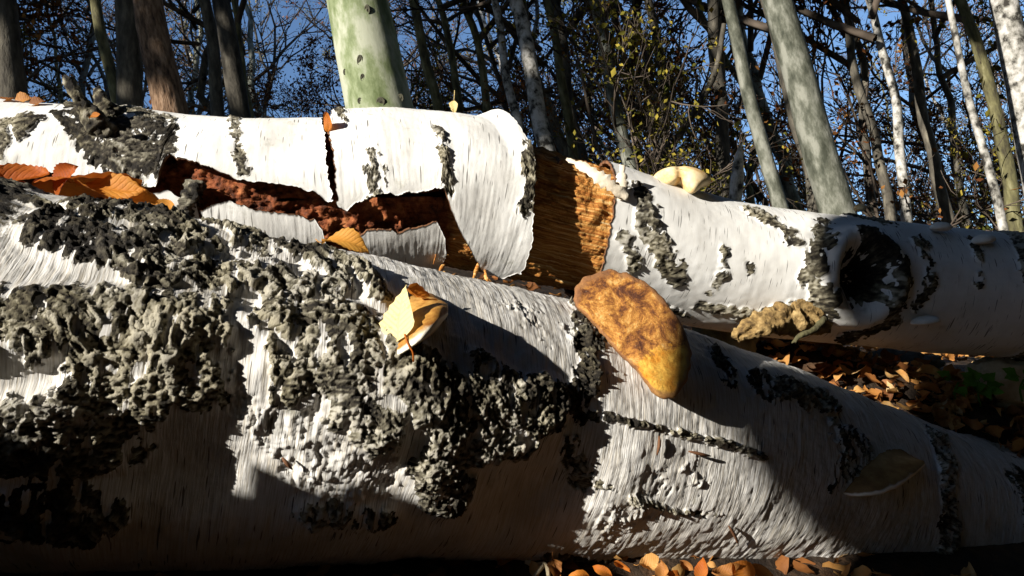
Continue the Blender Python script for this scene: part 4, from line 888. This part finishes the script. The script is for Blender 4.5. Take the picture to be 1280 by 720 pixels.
# eye scars on the big beech
beech = [o for o in bpy.data.objects if o.get('label', '').startswith('big smooth green')][0]
from mathutils.bvhtree import BVHTree
bm_ = [c for c in beech.children if c.name.startswith('trunk')][0].data
bvh = BVHTree.FromPolygons([tuple(v.co) for v in bm_.vertices], [tuple(p.vertices) for p in bm_.polygons])
for u, v, sx, sz in ((450, 76, .017, .034), (453, 97, .011, .022), (476, 128, .026, .030), (501, 123, .018, .026), (450, 126, .014, .018), (459, 13, .018, .034), (431, 90, .009, .018)):
    q = np.array(beech.rotation_quaternion.to_matrix().inverted()); o_ = (CAM - np.array(beech.location)) @ q.T
    dv = Wd(pt(u, v, 1.0)) @ q.T; dv /= np.linalg.norm(dv); hit = bvh.ray_cast(Vector(o_), Vector(dv))
    if hit[0] is None: continue
    d0 = float(Pinv(np.array(beech.location) + np.array(hit[0]) @ q)[1])
    n, m = 8, 16
    PH, TH = np.meshgrid(np.linspace(0.1, math.pi / 2 + 0.6, n), np.linspace(0, 2 * math.pi, m, endpoint=False), indexing='ij')
    prof = np.where(PH < 0.75, 0.45 - 0.2 * PH, np.cos(PH))
    X = np.sin(PH) * np.cos(TH) * sx; Z = np.sin(PH) * np.sin(TH) * sz; Y = -prof * 0.016
    Vp = np.stack([X, Y, Z], -1).reshape(-1, 3) + pt(u, v, d0 + 0.004)
    Vw = W(Vp); q = beech.rotation_quaternion.to_matrix().inverted(); q = np.array(q)
    Vl = (Vw - np.array(beech.location)) @ q.T
    obj('eye_scar', np_mesh('eye_scar', Vl, [tuple(f) for f in grid_faces(n, m, True)] + [tuple(range(m))], M_KNOT), beech)
# broken birch snag
V, F = tube(crom([pt(917, 262, 7.2), pt(921, 232, 7.2), pt(923, 205, 7.2), pt(926, 178, 7.2)], 20), np.interp(np.linspace(0, 1, 20), [0, .5, .8, 1], [0.062, 0.055, 0.036, 0.006]), 12)
V = V + 0.012 * NZ.fbm(V * 12, 3)[:, None]
g0 = W(pt(917, 262, 7.2)); sn = pmesh('broken_snag', V, F, M_TBIRCH); tag(sn, 'short pale broken birch snag standing past the cream cap fungus', 'stump')
V, F = tube(np.array([pt(917, 262, 7.2), ground_at(*pt(917, 262, 7.2)[:2]) - np.array((0, 0, 0.1))]), [0.062, 0.07], 12); pmesh('base', V, F, M_TBIRCH, sn)
# forked limb behind the cap fungus
V, F = tube(crom([pt(832, 192, 10.4), pt(862, 150, 10.2), pt(885, 110, 10.1), pt(897, 80, 10.0), pt(905, 30, 10.0)], 24), np.linspace(0.055, 0.03, 24), 8)
fl_ = [o for o in bpy.data.objects if o.get('label', '').startswith('dark trunk rising')][0]
Vl = (W(V) - np.array(fl_.location)) @ np.array(fl_.rotation_quaternion.to_matrix().inverted()).T
obj('limb', np_mesh('limb', Vl, F, M_DARK), fl_)

# generated wood: mid trees, saplings
def copy_tree(parts, base, label, group, scale, rz, tilt, name='tree'):
    e = empty(name, Vector(base), label, 'tree', group); e.rotation_euler = (tilt[0], tilt[1], rz); e.scale = (scale,) * 3
    for nm, me, k in parts:
        o = obj(nm, me, e); o.scale = (k, k, k)
    return e
TRK = []
for i in range(6):
    tv, tf = trunk_local(500 + i * 7, 13, 0.085 + 0.012 * i, 0.5, 8, 26, 0.2, 0.04)
    TRK.append(np_mesh('trunk', tv, tf, [M_DARK, M_MOSSY, M_DARK, M_TBIRCH, M_DARK, M_BEECH2][i]))
def inview(w, m=0.0):
    p = Pinv(w); return p[1] > 0.5 and abs(p[0]) < (0.66 + m) * p[1]
cnt = 0
WG = 'background trees of the wood'; SG = 'leafy saplings of the undergrowth'
for i in range(44):
    d = 13 + 27 * (i / 44.0) ** 0.9; u = rnd.uniform(-60, 1340)
    if u < 430 and rnd.random() < 0.35: u = rnd.uniform(600, 1340)
    w = W(pt(u, 300, d)); w[2] = ground_world(w[0], w[1]) - 0.1
    t_i = rnd.randrange(6); cr = (BARE + CROWNS)[rnd.randrange(8)]
    lab = 'distant slender birch among the background trees of the wood' if t_i == 3 else 'distant slender tree in the background of the wood'
    copy_tree([('trunk', TRK[t_i], 1), ('branches', cr[1], 13 / cr[0]), ('foliage', cr[2], 13 / cr[0])], w, lab, WG if t_i != 3 else 'background birches of the wood', rnd.uniform(0.8, 1.25), rnd.uniform(0, 6.28), (rnd.gauss(0, 0.04), rnd.gauss(0, 0.05)), 'birch_tree' if t_i == 3 else 'tree')
for i in range(56):
    d = 9 + 22 * (i / 56.0); u = rnd.uniform(-40, 1330)
    if u < 560 and rnd.random() < 0.4: u = rnd.uniform(560, 1330)
    w = W(pt(u, 300, d)); w[2] = ground_world(w[0], w[1]) - 0.05
    k = rnd.randrange(6); st, br, fo = SAPS[k]
    nmb = ('rust leaved' if k not in (1, 4) else 'olive leaved')
    copy_tree([('stem', st, 1), ('branches', br, 1), ('foliage', fo, 1)], w, nmb + ' twiggy sapling in the undergrowth behind the logs', nmb + ' ' + SG, rnd.uniform(0.55, 1.25), rnd.uniform(0, 6.28), (rnd.gauss(0, 0.10), rnd.gauss(0, 0.10)), 'sapling')
# far wood: stems, twigs and leaves too dense to count
fw = Bag(); ff = Bag(); r = random.Random(77)
for i in range(260):
    d = r.uniform(38, 75); u = r.uniform(-120, 1400); w = W(pt(u, 300, d)); w[2] = ground_world(w[0], w[1])
    h = r.uniform(5, 10); q = np.array([w + np.array((r.gauss(0, .15) * k, r.gauss(0, .15) * k, h * k / 4)) for k in range(5)])
    fw.add(*tube(q, np.linspace(r.uniform(.06, .16), 0.03, 5), 4, False))
    for j in range(7):
        f = r.uniform(0.12, 1); b = w + (q[-1] - w) * f; e = b + np.array((r.gauss(0, 1.5), r.gauss(0, 1.5), r.uniform(0.3, 2.2)))
        fw.add(*tube(np.array([b, (b + e) / 2 + np.array([r.gauss(0, .2) for _ in range(3)]), e]), [0.035, 0.025, 0.012], 3, False))
        for k in range(9):
            c = b + (e - b) * r.uniform(0.2, 1.1) + np.array([r.gauss(0, .45) for _ in range(3)]); s_ = r.uniform(.07, .16)
            a = np.array([r.gauss(0, 1) for _ in range(3)]); a /= np.linalg.norm(a); cc = np.cross(a, UPV + 0.3)
            ff.add(np.array([c - a * s_, c - cc * s_ * .6, c + a * s_, c + cc * s_ * .6]), [(0, 1, 2), (0, 2, 3)], r.random())
farw = obj('far_wood', fw.mesh('far_wood', M_TWIG)); tag(farw, 'far off autumn wood closing the view behind the trees', 'wood', kind='stuff')
obj('foliage', ff.mesh('foliage', M_FBROWN, False), farw)
CAN = []
for i in range(2):
    w_, f_ = branch_set(160 + i, 14, 0.17, .42, 20, 2, .34, 22, .17)
    CAN.append((14, w_.mesh('branches', M_TWIG), f_.mesh('foliage', M_FOLIVE if i else M_FBROWN, False)))
# trees added outside the frame to block sky fill and shade the wood behind
SIDE = 'trees beside and behind the camera'
az = math.atan2(SUN_W[0], SUN_W[1]); sv = np.array((math.sin(az), math.cos(az))); pv = np.array((-sv[1], sv[0]))
p_log = np.array([0.2, 1.3]) @ pv
sp = np.array((-sv[1], sv[0])); sp = sp if sp[1] > 0 else -sp     # across the sunlight, away from the camera
for i in range(40):
    ang = i * 2.39996; rad_ = 2.6 + 13 * math.sqrt(i / 40.0); c2 = np.array((math.sin(ang), math.cos(ang))) * rad_
    w = np.array((c2[0], c2[1], 0.0)); w[2] = ground_world(w[0], w[1]) - 0.1
    al, of = c2 @ sv, c2 @ sp
    if inview(w, 0.15) or inview(w + np.array((0, 0, 3.0)), 0.15): continue
    if al > 0 and -8.0 < of < 9.0 and (al > 6 or abs(of - 0.6) < 0.9): continue
    cr = CAN[i % 2]; lab = ('rust' if i % 2 == 0 else 'olive') + ' leaved spreading tree outside the view, overhanging the logs'
    copy_tree([('trunk', TRK[i % 6], 1.2), ('branches', cr[1], 1.1), ('foliage', cr[2], 1.1)], w, lab, lab[:5].strip() + ' leaved trees added to block light', r.uniform(0.9, 1.15), r.uniform(0, 6.28), (0, 0))
for i, of in enumerate((-10.0, -7.2, 7.8, 10.5, 13.5, 17.0, 21.0)):  # crowns added towards the sun to close the sky gap and darken the wood
    c2 = sv * (15.5 + 0.8 * (i % 2)) + sp * of; w = np.array((c2[0], c2[1], ground_world(c2[0], c2[1]) - 0.1))
    if inview(w, 0.12): continue
    cr = CAN[i % 2]; lab = ('rust' if i % 2 == 0 else 'olive') + ' leaved spreading tree outside the view, overhanging the logs'
    copy_tree([('trunk', TRK[i % 6], 1.2), ('branches', cr[1], 1.15), ('foliage', cr[2], 1.15)], w, lab, lab[:5].strip() + ' leaved trees added to block light', 1.15, r.uniform(0, 6.28), (0, 0))
# spruces added outside the frame as a wall against sky fill
def spruce_mesh(seed, h=9.0, rb=1.9):
    r2 = random.Random(seed); b = Bag(); z = 0.25
    while z < h - 0.2:
        f = 1 - z / h; n_ = 7 + int(5 * f)
        for i in range(n_):
            a = r2.uniform(0, 6.283); L = rb * (f ** 0.8) * r2.uniform(0.75, 1.15) + 0.12; w_ = 0.20 + 0.16 * L
            c_, s2 = math.cos(a), math.sin(a); V = []; 
            for k in range(6):
                t2 = k / 5.0; x = L * t2; zz_ = z - 0.30 * L * t2 ** 1.3 + 0.14 * L * t2 ** 3 + r2.gauss(0, 0.02); ww = w_ * math.sin(math.pi * (0.12 + 0.83 * t2)) * r2.uniform(0.7, 1.2)
                for sd in (-1, 0, 1): V.append((x * c_ - sd * ww * s2, x * s2 + sd * ww * c_, zz_ - abs(sd) * (0.10 + r2.uniform(0, .08))))
            b.add(np.array(V), grid_faces(6, 3), r2.random())
        z += 0.16 + 0.10 * f
    return b.mesh('needles', M_NEEDLE, False)
M_NEEDLE = mat_treeleaf('spruce_needles', [(0.0, (0.012, 0.025, 0.008)), (1.0, (0.04, 0.065, 0.02))])
SPR = [spruce_mesh(900), spruce_mesh(901)]
tv, tf = trunk_local(41, 8.9, 0.11, 0.05, 8, 16, 0.3, 0.04, 0.08); SPT = np_mesh('trunk', tv, tf, M_DARK)
def spruce(c2, sc_):
    w = np.array((c2[0], c2[1], ground_world(c2[0], c2[1]) - 0.08))
    copy_tree([('trunk', SPT, 1), ('needles', SPR[r.randrange(2)], 1)], w, 'dense dark green spruce added outside the view to block sky light', 'spruces added to block sky light', sc_, r.uniform(0, 6.28), (0, 0), 'sky_block_spruce')
for rad_, n_ in ((4.6, 15), (7.6, 22)):
    for i in range(n_):
        ang = 2 * math.pi * (i + 0.5 * (rad_ > 6)) / n_; c2 = np.array((math.sin(ang), math.cos(ang))) * rad_ * r.uniform(0.94, 1.08)
        w = np.array((c2[0], c2[1], 0.0)); w[2] = ground_world(w[0], w[1])
        al, of = c2 @ sv, c2 @ sp
        if al > 0 and -1.6 < of < 9.5: continue
        pc_ = Pinv(w + np.array((0, 0, 2.0)))
        if pc_[1] > 0 and abs(pc_[0]) < 0.68 * pc_[1] + 2.3: continue
        spruce(c2, r.uniform(0.95, 1.2))
for i in range(12): spruce(sv * r.uniform(34, 40) + sp * (-9 + i * 2.1), r.uniform(0.95, 1.1))  # far row added to block the low sky under the sun
for i in range(22):
    along = r.uniform(9, 34); off = r.uniform(8.5 + 0.08 * along, 34)
    for sg in (1,):
        best = None
        for s2 in (1, -1):
            xy = sv * along + pv * s2 * off
            if xy @ np.array((-0.2, 1.0)) > -40 and s2 * 1 and (pv * s2)[1] > 0: best = xy
        w = np.array((best[0], best[1], ground_world(best[0], best[1]) - 0.1))
        if inview(w, 0.12): continue
        cr = CAN[i % 2]
        copy_tree([('trunk', TRK[i % 6], 1.3), ('branches', cr[1], 1.25), ('foliage', cr[2], 1.25)], w, 'tall tree outside the view shading the wood', SIDE, r.uniform(0.9, 1.2), r.uniform(0, 6.28), (0, 0))
# trunk beside the camera whose shade covers the far ends of both logs, stump added out of view to darken the foot of the thick log
def lateral(p_, a_):                          # camera-frame x,y from distance across / along the sunlight
    h = SUN_P[:2] / np.linalg.norm(SUN_P[:2]); return -a_ * -h[0] * -1 * -1 + p_ * -h[1] * 1.0, 0
hx, hy = -SUN_P[0] / math.hypot(*SUN_P[:2]), -SUN_P[1] / math.hypot(*SUN_P[:2])
def xy(a_, p_): return a_ * hx + p_ * hy, a_ * hy - p_ * hx
S_ = SUN_P / np.linalg.norm(SUN_P); upP = Pinv(CAM + UPV); nq = np.cross(S_, upP); nq /= np.linalg.norm(nq)
def stand(k, q):                              # ground point below the sun ray at distance k, q metres across the light
    p = S_ * k + nq * q
    for _ in range(30): p = p - upP * (p[2] - float(ground_p(p[0], p[1]))) * 0.9
    return p
g = stand(2.0, 0.395); e = empty('tree', Vector(W(g)), 'stout dark trunk standing close beside the camera', 'tree')
tv, tf = trunk_local(3, 9, 0.235, 0.03, 24, 40, 0.1, 0.02, 0.7); obj('trunk', np_mesh('trunk', tv - np.array((0, 0, 0.1)), tf, M_DARK), e)
g = stand(1.35, 0.955); mq = np.cross(nq, S_); mq = mq if mq[2] > 0 else -mq
hst = float((0.165 - g @ mq) / (upP @ mq)); n = 40
th = np.linspace(0, 2 * math.pi, n, endpoint=False); zz = np.array([-0.12, 0, 0.08, 0.2, 0.35, 0.5, 0.8, 0.95, 1.0]) * 1.0
V = []
for z_ in zz:
    rr = 0.155 * (1 + 0.35 * math.exp(-max(z_, 0) / 0.12)) * (1 + 0.06 * NZ.fbm(np.stack([np.cos(th) * 2.5, np.sin(th) * 2.5, 0 * th + z_ * 1.5], -1), 3))
    zt = z_ * hst + (0.07 * NZ.fbm(np.stack([np.cos(th) * 3, np.sin(th) * 3, 0 * th], -1), 3) if z_ == 1.0 else 0)
    V.append(np.stack([np.cos(th) * rr, np.sin(th) * rr, 0 * th + zt], -1))
V = np.concatenate(V); F = [tuple(f) for f in grid_faces(len(zz), n, True)]
e = empty('shade_stump', Vector(W(g)), 'weathered stump added outside the view to shade the thick log', 'stump')
obj('bark', np_mesh('bark', V, F, M_DARK), e)
Vt = np.vstack([V[-n:], [[0, 0, hst - 0.01]]]); obj('cut_top', np_mesh('cut_top', Vt, [(i, (i + 1) % n, n) for i in range(n)], M_STUB, False), e)
ax = []; rads_ = []  # log added out of view to shade the ground and cut its bounce light
for q_ in np.linspace(1.05, 3.2, 16):
    p = stand(1.75 + 0.1 * q_, q_); hh2 = float((0.17 - p @ mq) / (upP @ mq)); ax.append(p + upP * hh2 * 0.5); rads_.append(hh2 * 0.5)
V, F = tube(np.array(ax), rads_, 28); C = np.repeat(np.array(ax), 28, axis=0); V = C + (V - C) * (1 + 0.06 * NZ.fbm(V * 6, 4)[:, None])
tag(pmesh('shade_log', V, F, M_MOSSY), 'mossy log added outside the view to shade the ground', 'log')
# grass tuft behind the slit, twigs at the right
gt = Bag(); base = pt(415, 150, 3.4)
for i in range(26):
    x0 = base + np.array([rnd.gauss(0, .05), rnd.gauss(0, .05), -0.12]); hh_ = rnd.uniform(.08, .17); dd = np.array((rnd.gauss(0, .07), rnd.gauss(0, .07), hh_))
    gt.add(W(tube(np.array([x0, x0 + dd * 0.6, x0 + dd + np.array((dd[0] * .6, 0, -0.02))]), [0.004, 0.003, 0.001], 3)[0]), tube(np.array([x0, x0 + dd * 0.6, x0 + dd]), [0.004, 0.003, 0.001], 3)[1], rnd.random())
o = obj('grass_tuft', gt.mesh('grass_tuft', M_GRASS)); tag(o, 'dark green tuft of pine like grass behind the slit in the white bark', 'grass')
bpy.context.view_layer.update()
print('triangles ~', sum(len(m.polygons) for m in bpy.data.meshes) * 2)
